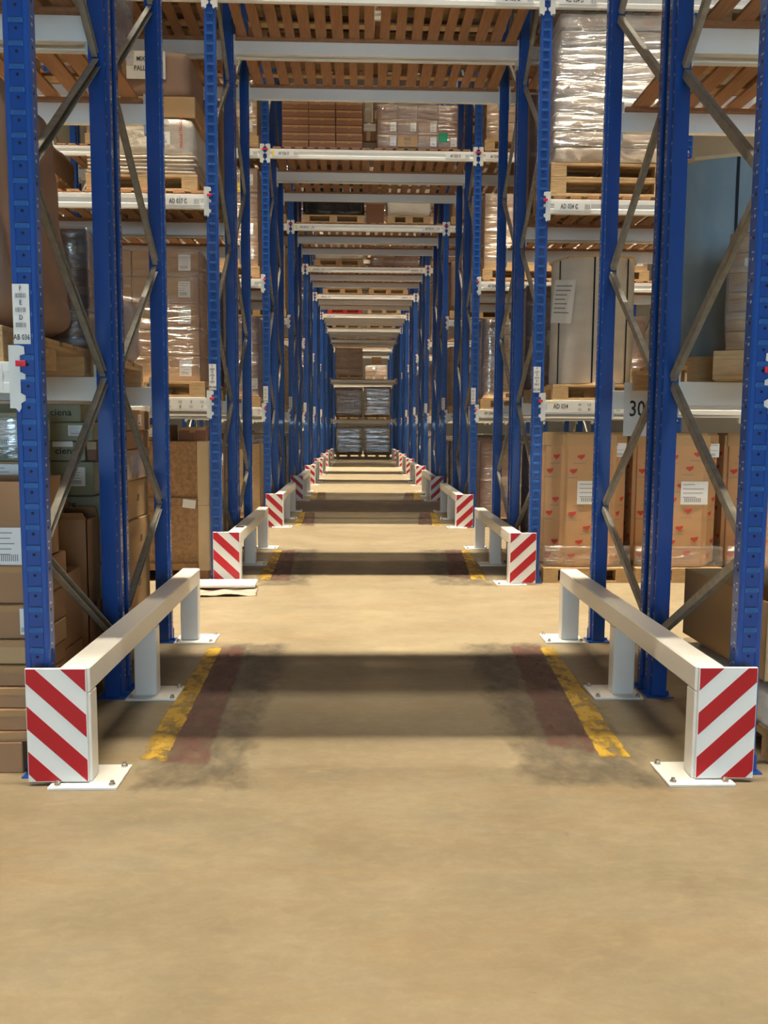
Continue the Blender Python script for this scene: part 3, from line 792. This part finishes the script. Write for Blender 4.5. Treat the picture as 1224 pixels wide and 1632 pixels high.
# --- shelf B, left, first row
pallet(-2.03, 3.56, zB, 'wooden pallet under the paper wrapped load on the lower left shelf', 1.2, 1.0)
wrap_load(-2.0, 3.50, zB+.145, 1.15, 1.02, 1.12, 'bulging load wrapped in brown paper on the lower left shelf beside the first post', 'drape', .18, .035, 'paper_wrapped_load', 1, lab=False, cuts=14, taper=.10)
pallet(-2.05, 4.78, zB, 'wooden pallet, rear half of lower left shelf, nearest rack row', 1.2, 1.0)
carton_load(-2.06, 4.80, zB+.145, 1.16, .52, .66, 3, 3, 'dark wrapped cartons behind the paper wrapped load, lower left shelf', 'card3', 'filmheavy', 0, seed=3)
wrap_load(-1.55, 5.40, zB+.145, .26, .36, .38, 'small lilac-grey fabric bundle on the lower left shelf next to the rear post', 'cloth', .08, .02, 'fabric_bundle', 2, lab=False)
# loads on C level of first row (seen from below only as dark mass)
pallet(-2.05, 4.80, zC, 'wooden pallet on the middle left shelf of the nearest rack row', 1.2, .8)
wrap_load(-2.02, 4.80, zC+.145, 1.14, .9, .9, 'creased brown wrapped load, middle left shelf, nearest rack row', 'drape', .08, .03, 'wrapped_load', 3, lab=False, film='filmheavy')

# --- second row, left
y2 = row_y(1)
pallet(-2.02, y2+.05, zB, 'wooden pallet under the white-labelled cartons, lower left shelf, second rack row', 1.2, .8)
carton_load(-2.085, y2+.07, zB+.145, 1.23, .78, 1.19, 2, 5, 'brown cartons with white labels in clear film, lower left shelf, second rack row', 'card', 'film', 2, seed=5, ny=2)
pallet(-3.35, y2+.05, zB, 'outer wooden pallet, lower left shelf, second rack row', 1.2, .8)
carton_load(-3.35, y2+.07, zB+.145, 1.16, .78, 1.1, 2, 4, 'outer brown carton load, lower left shelf, second rack row', 'card', 'film', 1, seed=6)
pallet(-1.97, y2+.06, zC, 'wooden pallet under the mixed white sack load, middle left shelf', 1.0, .8)
t = thing('mixed_pallet_load', 'mixed load of white sacks, board and wrapped goods with paper sign, middle left shelf', 'pallet load', (-1.97, y2+.06, zC+.145))
for i in range(5): link('flat_sack', rounded_box('flat_sack', .98-.02*(i % 2), .78, .035, .014, [M['sack']], 8, .006, i, 5), t, (random.uniform(-.01, .01), .39, .033*i))
sk = link('white_sack', rounded_box('white_sack', .93, .76, .33, .05, [M['cream']], 10, .018, 4, 4), t, (0, .39, .165))
for txt, sz, mtn, lx, lz, ry in (('FRAGILE / FRAGILE', .036, 'redink', .36, .20, -PI/2), ('S', .10, 'ink', .10, .16, 0)):
    link('print', text_mesh(txt, sz, M[mtn], .9), sk, (lx, -.392, lz), rot=(0, ry, 0))
sheet(sk, (.20, -.388, .15), .12, .11, seed=3); sheet(sk, (.20, -.388, .29), .10, .05, seed=5, lines=1)
sheet(sk, (-.30, -.388, .24), .30, .10, seed=8, bar=False)
link('flat_board', carton_mesh(.95, .74, .18, 'card2', False), t, (.01, .02, .50))
bw = link('brown_bundle', rounded_box('brown_bundle', .92, .72, .40, .06, [M['drape']], 10, .02, 2, 5), t, (-.02, .38, .68))
sh = sheet(bw, (.0, -.375, .26), .50, .24, lines=0, bar=False, name='paper_sign')
lettering('MIXED', .055, M['ink'], sh, (.06, -.0035, .05)); lettering('PALLETS', .06, M['ink'], sh, (.06, -.0035, -.03))
pallet(-3.35, y2+.06, zC, 'outer wooden pallet, middle left shelf, second rack row', 1.2, .8)
wrap_load(-3.35, y2+.08, zC+.145, 1.1, .76, .30, 'low brown wrapped load, outer middle left shelf, second rack row', 'drape', .05, .02, seed=2)
# OSB crates on the floor
def crate(x, y, z, w_, d, h, label, pm='osb', post='ply'):
    t = thing('plywood_crate', label, 'wooden crate', (x, y, z))
    b = MB(); b.box(-w_/2+.02, w_/2-.02, .02, d-.02, .0, h); link('crate_panel', b.mesh('crate_panel', [M[pm]], .003), t)
    for xx in (-w_/2, w_/2-.11):
        for yy in (0, d-.11):
            b = MB(); b.box(xx, xx+.11, yy, yy+.11, .0, h+.001); link('corner_post', b.mesh('corner_post', [M[post]], .003), t)
    for zq in (0, h-.07):
        b = MB(); b.box(-w_/2+.115, w_/2-.115, .004, .0195, zq, zq+.07); link('batten', b.mesh('batten', [M['osb']], .002), t)
    return t
b = MB()
for xx in (-.40, -.05, .30): b.box(xx, xx+.10, .02, .88, 0, .10)
tag(link('timber_runners', b.mesh('timber_runners', [M['wood']], .003), None, (-1.83, y2+.10, 0)), 'dark timber runners under the lower chipboard crate', 'timber runners')
crate(-1.83, y2+.10, .10, .84, .9, .62, 'lower of two stacked chipboard crates, left bay of second rack row')
crate(-1.83, y2+.10, .722, .84, .9, .60, 'upper of two stacked chipboard crates, left bay of second rack row')
o = link('paper_note', (lambda b: (b.box(-.06, .06, -.003, 0, -.04, .04), b.mesh('paper_note', [M['paper']]))[1])(MB()), None, (-1.60, y2+.098, .735), rot=(0, .12, 0))
tag(o, 'torn white paper note stuck on the joint between the two chipboard crates', 'paper note')
carton(-1.98, y2+.12, 1.324, .40, .5, .15, 'open topped brown carton on the chipboard crates', 'card', .05); carton(-1.58, y2+.2, 1.324, .26, .5, .13, 'dark brown carton beside the post on the chipboard crates', 'card3')
o = [c for c in C.objects if c.get('label', '').startswith('open topped brown carton on the chip')][0]; sheet(o, (.05, -.001, .08), .16, .08, seed=3)
crate(-2.85, y2+.12, 0, .95, .9, 1.15, 'pale plywood crate further left on the floor of the second rack row', 'ply', 'woodlt')

# crumpled film / paper on the floor by the second left panel
def crumple(name, w_, d, z, amp, seed, mt, loc, rz, label, n=22):
    from mathutils import noise as nz
    bm = bmesh.new(); bmesh.ops.create_grid(bm, x_segments=n, y_segments=n, size=.5)
    for v in bm.verts:
        e = 1+.12*nz.noise(v.co*3+Vector((seed, 0, 0)))
        v.co.x *= w_*e; v.co.y *= d*(1+.18*nz.noise(v.co*4+Vector((0, seed, 0))))
        v.co.z = z+amp*max(0, nz.noise(Vector((v.co.x*7, v.co.y*9, seed)))+.4)
    gm = bmesh.ops.extrude_face_region(bm, geom=bm.faces)
    for v in [g for g in gm['geom'] if isinstance(g, bmesh.types.BMVert)]: v.co.z = max(.001, v.co.z-.006)
    bmesh.ops.recalc_face_normals(bm, faces=bm.faces)
    me = bpy.data.meshes.new(name); bm.to_mesh(me); bm.free(); me.materials.append(M[mt])
    for p in me.polygons: p.use_smooth = True
    tag(link(name, me, None, loc, rz), label, 'sheet')
crumple('crumpled_sheet', .66, .30, .006, .02, 3, 'sack', (-1.22, 7.48, 0), .12, 'crumpled greyish plastic sheet lying on the floor before the second left guard rail')
b = MB(); b.box(-.40, .40, -.14, .14, 0, .03); 
tag(link('white_board', b.mesh('white_board', [M['whitefilm']], .008), None, (-1.33, 7.70, .034), .03), 'flat white board on the crumpled sheet under the second left striped panel', 'board')

# ================================================================== NEAR CARGO, RIGHT
pallet(2.42, 3.60, 0, 'wooden pallet on the floor right of the first right post', 1.2, .8)
wrap_load(2.42, 3.60, .145, 1.2, 1.0, .17, 'low bundle under whitish film below the open carton on the right', 'whitefilm', .04, .015, seed=1, lab=False, film='film')
open_carton(2.46, 3.70, .352, 1.30, .92, .36, 'large open brown carton with flaps up, on the low wrapped bundle at the right', 'card2', .02, (), 'large_open_carton')
# shelf B
rz = -math.radians(26); cxr, cyr = 1.82, 4.38
ux, uy = math.cos(rz), math.sin(rz)
px_, py_ = cxr+ux*.6, cyr+uy*.6
pallet(px_-.02, py_-.0, zB, 'skewed wooden pallet on the lower right shelf of the nearest rack row', 1.2, .42, rz=rz)
carton_load(px_, py_+.01, zB+.145, 1.12, .40, .58, 4, 6, 'skewed load of small brown labelled cartons on the lower right shelf', 'card', 'filmheavy', 2, rz=rz, seed=8)
def reel(x, y, z, r_, h, label, wrap='reelwrap', sheet_on=True, seed=0):
    t = thing('wrapped_cable_drum', label, 'cable drum', (x, y, z))
    b = MB(); n = 40
    from mathutils import noise as nz
    rings = 14; vs = []; fs = []
    for j in range(rings+1):
        for i in range(n):
            a = 2*PI*i/n; rr = r_*(1+.012*nz.noise(Vector((math.cos(a)*3, math.sin(a)*3, j*.6+seed))))
            vs.append((rr*math.cos(a), rr*math.sin(a), .02+(h-.04)*j/rings))
    for j in range(rings):
        for i in range(n): fs.append((j*n+i, j*n+(i+1) % n, (j+1)*n+(i+1) % n, (j+1)*n+i))
    b.add(vs, fs); me = b.mesh('wrapped_body', [M[wrap]]); me.shade_smooth(); link('wrapped_body', me, t)
    for zq, nm in ((0, 'bottom_flange'), (h-.02, 'top_flange')):
        b = MB(); b.cyl((0, 0), r_*1.09, zq, zq+.022, 8); link(nm, b.mesh(nm, [M['ply']], .002), t)
    for a in (3.6, 4.5, 5.4):
        b = MB(); b.box(-.008, .008, -.002, .0, .02, h-.02); link('strap', b.mesh('strap', [M['dark']]), t, (math.cos(a)*r_*1.012, math.sin(a)*r_*1.012, 0), a+PI/2)
    if sheet_on:
        a = 3.75; sheet(t, (math.cos(a)*r_*1.03, math.sin(a)*r_*1.03, h*.66), .26, .40, lines=7, name='paper_sheet', rot=(0, .12, a+PI/2), bar=False)
    return t
pallet(2.44, 5.10, zB, 'wooden pallet under the tall blue-grey drum on the lower right shelf', 1.2, .8)
reel(2.29, 5.52, zB+.145, .41, 1.20, 'tall blue-grey wrapped drum with plywood lid, behind the skewed carton load', 'reelblue', False, 2)
# number card
t = thing('number_card', 'white hanging card printed 30 at the rear of the lower right shelf', 'sign', (1.885, 5.804, 1.75))
b = MB(); b.box(-.095, .095, 0, .004, -.33, .03); link('card', b.mesh('card', [M['paper']]), t); lettering('30', .15, M['ink'], t, (-.005, -.002, -.15), .75)
# second row right: bins
def octabin(x, y, z, w_, h, label, seed=0):
    t = thing('printed_carton_drum', label, 'cardboard bin', (x, y, z))
    r_ = w_/2; cut = r_*.42
    P = [(-r_, -r_+cut), (-r_+cut, -r_), (r_-cut, -r_), (r_, -r_+cut), (r_, r_-cut), (r_-cut, r_), (-r_+cut, r_), (-r_, r_-cut)]
    b = MB(); b.prism(P, 0, h, 'z'); link('bin_body', b.mesh('bin_body', [M['cardbin']], .035), t)
    b = MB(); b.prism([(p[0]*1.008, p[1]*1.008) for p in P], h-.14, h+.004, 'z'); link('lid', b.mesh('lid', [M['card2']], .02), t)
    # printed logos on front, front-left and front-right faces
    lg = MB(); tl = MB()
    def faces():
        yield Vector((-r_+cut, -r_, 0)), Vector((1, 0, 0)), 2*(r_-cut)
        yield Vector((-r_, -r_+cut, 0)), Vector((1, -1, 0)).normalized(), cut*1.414
        yield Vector((r_-cut, -r_, 0)), Vector((1, 1, 0)).normalized(), cut*1.414
        yield Vector((-r_, r_-cut, 0)), Vector((0, -1, 0)), 2*(r_-cut)
    for o_, u, L_ in faces():
        nrm = Vector((u.y, -u.x, 0))
        for j in range(8):
            for i in range(int(L_/.22)+1):
                s0 = .05+.22*i+.07*(j % 3); zc = .10+.135*j
                if s0+.07 > L_-.02 or zc > h-.2: continue
                pts = [(0, .022), (.076, .032), (.066, .002), (.032, -.020), (.022, -.002), (.008, -.002)]
                base = o_+u*s0+Vector((0, 0, zc+(.03 if i % 2 else 0)))+nrm*.0012
                vs = [base+u*p[0]+Vector((0, 0, p[1])) for p in pts]
                vs2 = [v+nrm*.001 for v in vs]; m_ = len(vs)
                lg.add(vs+vs2, [tuple(range(m_)), tuple(range(m_, 2*m_))]+[(q, (q+1) % m_, (q+1) % m_+m_, q+m_) for q in range(m_)])
                bs = base+Vector((0, 0, -.055))-u*.03
                tl.add([bs, bs+u*.11, bs+u*.11+Vector((0, 0, .006)), bs+Vector((0, 0, .006))], [(0, 1, 2, 3)])
    link('red_logos', lg.mesh('red_logos', [M['redink']]), t); link('printed_lines', tl.mesh('printed_lines', [M['greyink']]), t)
    sheet(t, (.12 if seed % 2 else .02, -r_-.003, h*.56), .26, .22, seed=seed, lines=4)
    sheet(t, (.28, -r_+.03, h-.16), .15, .13, seed=seed+1, lines=2)
    film_shell(w_+.015, w_+.015, .20, seed, t, 'film').location = (0, 0, 0)
    return t
for i, (bx, lb) in enumerate(((2.17, 'red printed carton drum with pale lid nearest the second right post'), (3.06, 'middle red printed carton drum on the floor of the second right bay'), (3.95, 'outermost red printed carton drum at the right edge of the photo'))):
    pallet(bx, y2+.02, 0, 'pallet under the '+lb, .84, .86)
    octabin(bx, y2+.46, .145, .82, 1.28, lb, i)
# row 2 right B: white reels
for i, (bx, lb) in enumerate(((2.265, 'milky wrapped drum with plywood lid and paper sheet, second right bay'), (3.30, 'outer milky wrapped drum, lower right shelf, second rack row'))):
    pallet(bx+.03, y2+.08, zB, 'wooden pallet under the '+lb, 1.0, .8)
    reel(bx, y2+.50, zB+.145, .395, 1.20, lb, 'reelwrap', i == 0, i)
# row 2 right C: sack stack on two pallets
pallet(2.28, y2+.03, zC, 'lower of two stacked pallets under the tall sack stack', 1.1, .8)
pallet(2.28, y2+.03, zC+.145, 'upper of two stacked pallets under the tall sack stack', 1.1, .8)
sack_stack(2.27, y2+.03, zC+.29, 1.03, .78, 1.30, 9, 'tall shiny stack of wrapped flat sacks, middle right shelf, second rack row', 'sack', 2)
# row 1 right C
pallet(2.45, 4.80, zC, 'wooden pallet, rear half of middle right shelf, nearest rack row', 1.2, .8)

# ================================================================== GENERIC CARGO FOR ROWS 3+
side_txt = {'left': 'left', 'right': 'right'}
LVT = {'0': 'floor', 'B': 'lower shelf', 'C': 'middle shelf', 'D': 'upper shelf', 'E': 'topmost shelf'}
ZB = {'0': 0, 'B': zB, 'C': zC, 'D': zD, 'E': zE}
looks = [('card', 'film', 2, 4, 'brown carton load, clear film'), ('card3', 'filmheavy', 3, 3, 'dark brown cartons under milky film'), ('card2', 'film', 2, 3, 'pale carton load with labels'),
         ('card', 'filmblue', 2, 5, 'brown carton load, bright crinkled film'), ('card3', 'film', 1, 1, 'single big dark brown carton'), ('drape', None, 0, 0, 'bulging brown wrapped load'),
         ('whitefilm', None, 0, 0, 'white film wrapped load'), ('blackfilm', None, 0, 0, 'black film wrapped load'), ('ply', None, 0, 0, 'pale plywood crate')]
def generic(s, k, l, pos, which, li, h, z_extra=0, extra='', accent=None, wd=1.12):
    """pos 0 = next to the tunnel, 1 = next outwards; s may be 'tunnel left'/'tunnel right'"""
    mt, fm, nx, nz_, nm = looks[li]
    if s == 'left': x = XL-.0525-.04-.56-1.25*pos-.02; where = ('inner' if pos == 0 else 'outer')+' left bay'
    elif s == 'right': x = XR+.0525+.04+.56+1.25*pos+.02; where = ('inner' if pos == 0 else 'outer')+' right bay'
    elif s == 'tl': x = CX-.68; where = 'tunnel bay left'
    else: x = CX+.68; where = 'tunnel bay right'
    y = row_y(k)+.05+which*(F2+.02); z = ZB[l]; dd = .82
    if l == 'E': dd = 1.28; y -= .22 if not which else .0
    place = '%s %s, %s half, %s' % (where, LVT[l], 'rear' if which else 'front', rowname(k))
    pallet(x, y, z, 'wooden pallet, '+place, 1.16, .84, detail=False, group='pallets in the distant bays')
    lb = nm+', '+place; z += .145; sd = k*7+li+which*3+pos
    g = 'loads in the distant bays'
    if nx: return carton_load(x, y+.01, z, wd, dd, h, nx, nz_, lb, mt, fm, 1, seed=sd, group=g, accent=accent, alt='card' if mt == 'card2' else None)
    if mt == 'ply': t = crate(x, y+.01, z, wd, .82, h, lb, 'ply', 'woodlt'); t['group'] = g; return t
    return wrap_load(x, y+.01, z, wd, dd, h, lb, mt, .05, .025, seed=sd, group=g)
R = random.Random(11)
# third row
generic('left', 2, '0', 0, 0, 8, 1.05); generic('left', 2, '0', 1, 0, 2, 1.1); generic('left', 2, 'B', 0, 0, 1, 1.15); generic('left', 2, 'B', 1, 0, 0, 1.2)
generic('left', 2, 'C', 0, 0, 0, 1.35, accent='yellowlab'); generic('left', 2, 'C', 1, 0, 3, 1.0); generic('left', 2, 'D', 0, 0, 2, .75, accent='yellowlab'); generic('left', 2, 'D', 1, 0, 0, .8)
generic('right', 2, '0', 0, 0, 4, 1.12); generic('right', 2, '0', 1, 0, 3, 1.2); generic('right', 2, 'B', 0, 0, 3, 1.15); generic('right', 2, 'B', 1, 0, 4, 1.2)
generic('right', 2, 'C', 0, 0, 2, 1.05); generic('right', 2, 'C', 1, 0, 0, 1.1); generic('right', 2, 'D', 0, 0, 2, .72); generic('right', 2, 'D', 1, 0, 1, .8)
generic('left', 2, 'B', 0, 1, 1, 1.0); generic('left', 2, 'C', 0, 1, 5, 1.0); generic('right', 2, '0', 0, 1, 3, 1.2); generic('right', 2, 'C', 0, 1, 1, 1.0)
# rear half of second row next to the tunnel
generic('left', 1, 'B', 0, 1, 1, 1.2); generic('left', 1, 'C', 0, 1, 5, 1.1); generic('right', 1, '0', 0, 1, 3, 1.15); generic('right', 1, 'B', 0, 1, 1, 1.1); generic('right', 1, 'C', 0, 1, 4, 1.2); generic('left', 1, '0', 0, 1, 2, 1.1)
generic('right', 1, 'D', 0, 0, 0, .8); generic('left', 1, 'D', 0, 0, 1, .8); generic('left', 1, 'D', 0, 1, 1, .8); generic('right', 1, 'D', 0, 1, 1, .8)
# distant rows
for k in range(3, 9):
    for s in ('left', 'right'):
        for l in '0BCD':
            li = R.choice([0, 1, 2, 3, 1, 5, 6, 3]) if l != 'D' else R.choice([0, 1, 6, 2])
            h = {'0': R.uniform(.95, 1.2), 'B': R.uniform(1.0, 1.35), 'C': R.uniform(.95, 1.3), 'D': R.uniform(.7, 1.0)}[l]
            generic(s, k, l, 0, 0, li, h)
            if k < 6: generic(s, k, l, 0, 1, R.choice([0, 1, 3, 5, 7]), h)
            if k < 5: generic(s, k, l, 1, 0, R.choice([0, 1, 2, 3]), h)
for k in range(0, 9):
    for s in ('left', 'right', 'tl', 'tr'):
        for wch in (0, 1):
            if wch and k > 5 and s in ('left', 'right'): continue
            generic(s, k, 'E', 0, wch, 1 if (k+wch) % 2 else 0, 1.15, wd=1.18)
            if s in ('left', 'right') and k < 3: generic(s, k, 'E', 1, wch, 1, 1.15, wd=1.18)
# loads above the tunnel (upper beams)
for k in (0, 1):
    for s in ('tl', 'tr'):
        for wch in (0, 1): generic(s, k, 'D', 0, wch, 1 if k else 0, .9)
for s in ('left', 'right'):
    for wch in (0, 1):
        for ps in (0, 1): generic(s, 0, 'D', ps, wch, 0, .9)
def deck_load(k, s, z=zD): return (CX-.68 if s == 'l' else CX+.68), row_y(k)+.06, z
x, y, z = deck_load(2, 'l'); carton_load(x-.02, y, z, 1.13, .8, .62, 3, 6, 'dark red-brown layered cartons over the tunnel, left half of third rack row', 'card3', None, 0, seed=1)
x, y, z = deck_load(2, 'r'); t = carton_load(x-.04, y, z, 1.14, .8, .60, 4, 3, 'wrapped brown cartons with green label over the tunnel, third rack row right', 'card3', 'film', 1, seed=2, alt='card')
sheet(t, (.36, -.012, .16), .13, .12, 'green', 0, bar=False); q = sheet(t, (-.14, -.012, .10), .28, .14, 'card2', 0, bar=False); lettering('MIXED', .04, M['greyink'], q, (0, -.003, .03)); lettering('PALLET', .04, M['greyink'], q, (0, -.003, -.03))
for wch in (1,):
    generic('tl', 2, 'D', 0, 1, 1, .8); generic('tr', 2, 'D', 0, 1, 0, .8)
x, y, z = deck_load(3, 'l'); pallet(x, y, z, 'pallet under the black wrapped load over the tunnel, fourth rack row', 1.2, .8)
wrap_load(x, y, z+.145, 1.16, .8, .75, 'black film wrapped load over the tunnel, left half of fourth rack row', 'blackfilm', .05, .03, seed=3)
pallet(CX+.78, y, z, 'dark pallet under the white wrapped load over the tunnel in the fourth rack row', .84, .8)
wrap_load(CX+.78, y, z+.145, .84, .8, .7, 'white film wrapped load over the tunnel, right half of fourth rack row', 'whitefilm', .05, .03, seed=2, lab=False)
carton(CX+.13, y+.1, z, .34, .5, .8, 'dark brown carton between the two wrapped loads over the tunnel', 'card3')
x, y, z = deck_load(4, 'l'); pallet(x, y, z, 'wooden pallet under the white load over the tunnel in the fifth rack row', 1.2, .8)
wrap_load(x, y, z+.145, 1.18, .8, .55, 'bright white wrapped load over the tunnel, left half of the fifth rack row', 'whitefilm', .05, .03, seed=1, lab=False)
x, y, z = deck_load(4, 'r'); carton_load(x, y, z, 1.16, .8, .44, 2, 2, 'pinkish brown cartons over the tunnel, right half of the fifth rack row', 'card2', 'film', 0, seed=4, alt='card3')
for s, nm in (('l', 'left'), ('r', 'right')):
    x, y, z = deck_load(5, s); pallet(x, y, z, 'wooden pallet over the tunnel, %s half of the sixth rack row' % nm, 1.16, .8)
    wrap_load(x, y, z+.145, 1.12, .78, .22, 'low white load on %s pallet over the tunnel, sixth rack row' % nm, 'whitefilm', .04, .02, seed=3, lab=False)
x, y, z = deck_load(6, 'l'); pallet(x, y, z, 'bright red wooden pallet over the tunnel in the seventh rack row', 1.2, .8, 'woodred')
x, y, z = deck_load(6, 'r'); pallet(x, y, z, 'yellowish wooden pallet over the tunnel in the seventh rack row', 1.16, .8, 'ply')
for k in (7, 8):
    generic('tl', k, 'D', 0, 0, 1, .7); generic('tr', k, 'D', 0, 0, 4, .7)
for l_ in '0B':
    generic('tl', 9, l_, 0, 0, 1, 1.3); generic('tr', 9, l_, 0, 0, 1, 1.3)
generic('tl', 9, 'D', 0, 0, 0, .8); generic('tr', 9, 'D', 0, 0, 2, .8)
# ninth row closes the tunnel
k = 8; yb = row_y(k)+.25
def end_load(s, l, li, h, nm, **kw):
    x = CX-.655 if s == 'l' else CX+.655; z = ZB[l]
    if l == 'C': z = zC
    pallet(x, row_y(k)+.10, z, 'dark pallet under the '+nm, 1.16, .9)
    m_, f_, nx, nz_, _ = looks[li]
    return carton_load(x, row_y(k)+.11, z+.145, 1.24, .88, h, nx, nz_, nm, m_, f_, 0, seed=li*3+int(h*10), **kw)
end_load('l', '0', 3, 1.28, 'shiny wrapped carton load on the floor, tunnel end left')
end_load('r', '0', 3, 1.30, 'shiny wrapped carton load on the floor, tunnel end right')
end_load('l', 'B', 1, 1.30, 'brown cartons with milky film, lower shelf, tunnel end left')
end_load('r', 'B', 3, 1.36, 'dark cartons with bright film streaks, lower shelf, tunnel end right')
end_load('l', 'C', 0, 1.25, 'brown cartons under clear film, middle shelf, tunnel end left')
# tenth row bright boxes through the opening
generic('tr', 9, 'C', 0, 0, 2, .78)
carton(CX+.68, row_y(9)+.2, zC+.986, .5, .5, .36, 'pale taped carton on top of the load seen through the gap at the tunnel end', 'card2')
tp = MB(); tp.box(-.30, .52, 0, .5, 0, .04); tag(link('white_board', tp.mesh('white_board', [M['whitefilm']], .006), None, (CX+.72, row_y(9)+.2, zC+.945)), 'white flat pack on the load seen through the gap at the tunnel end', 'board')
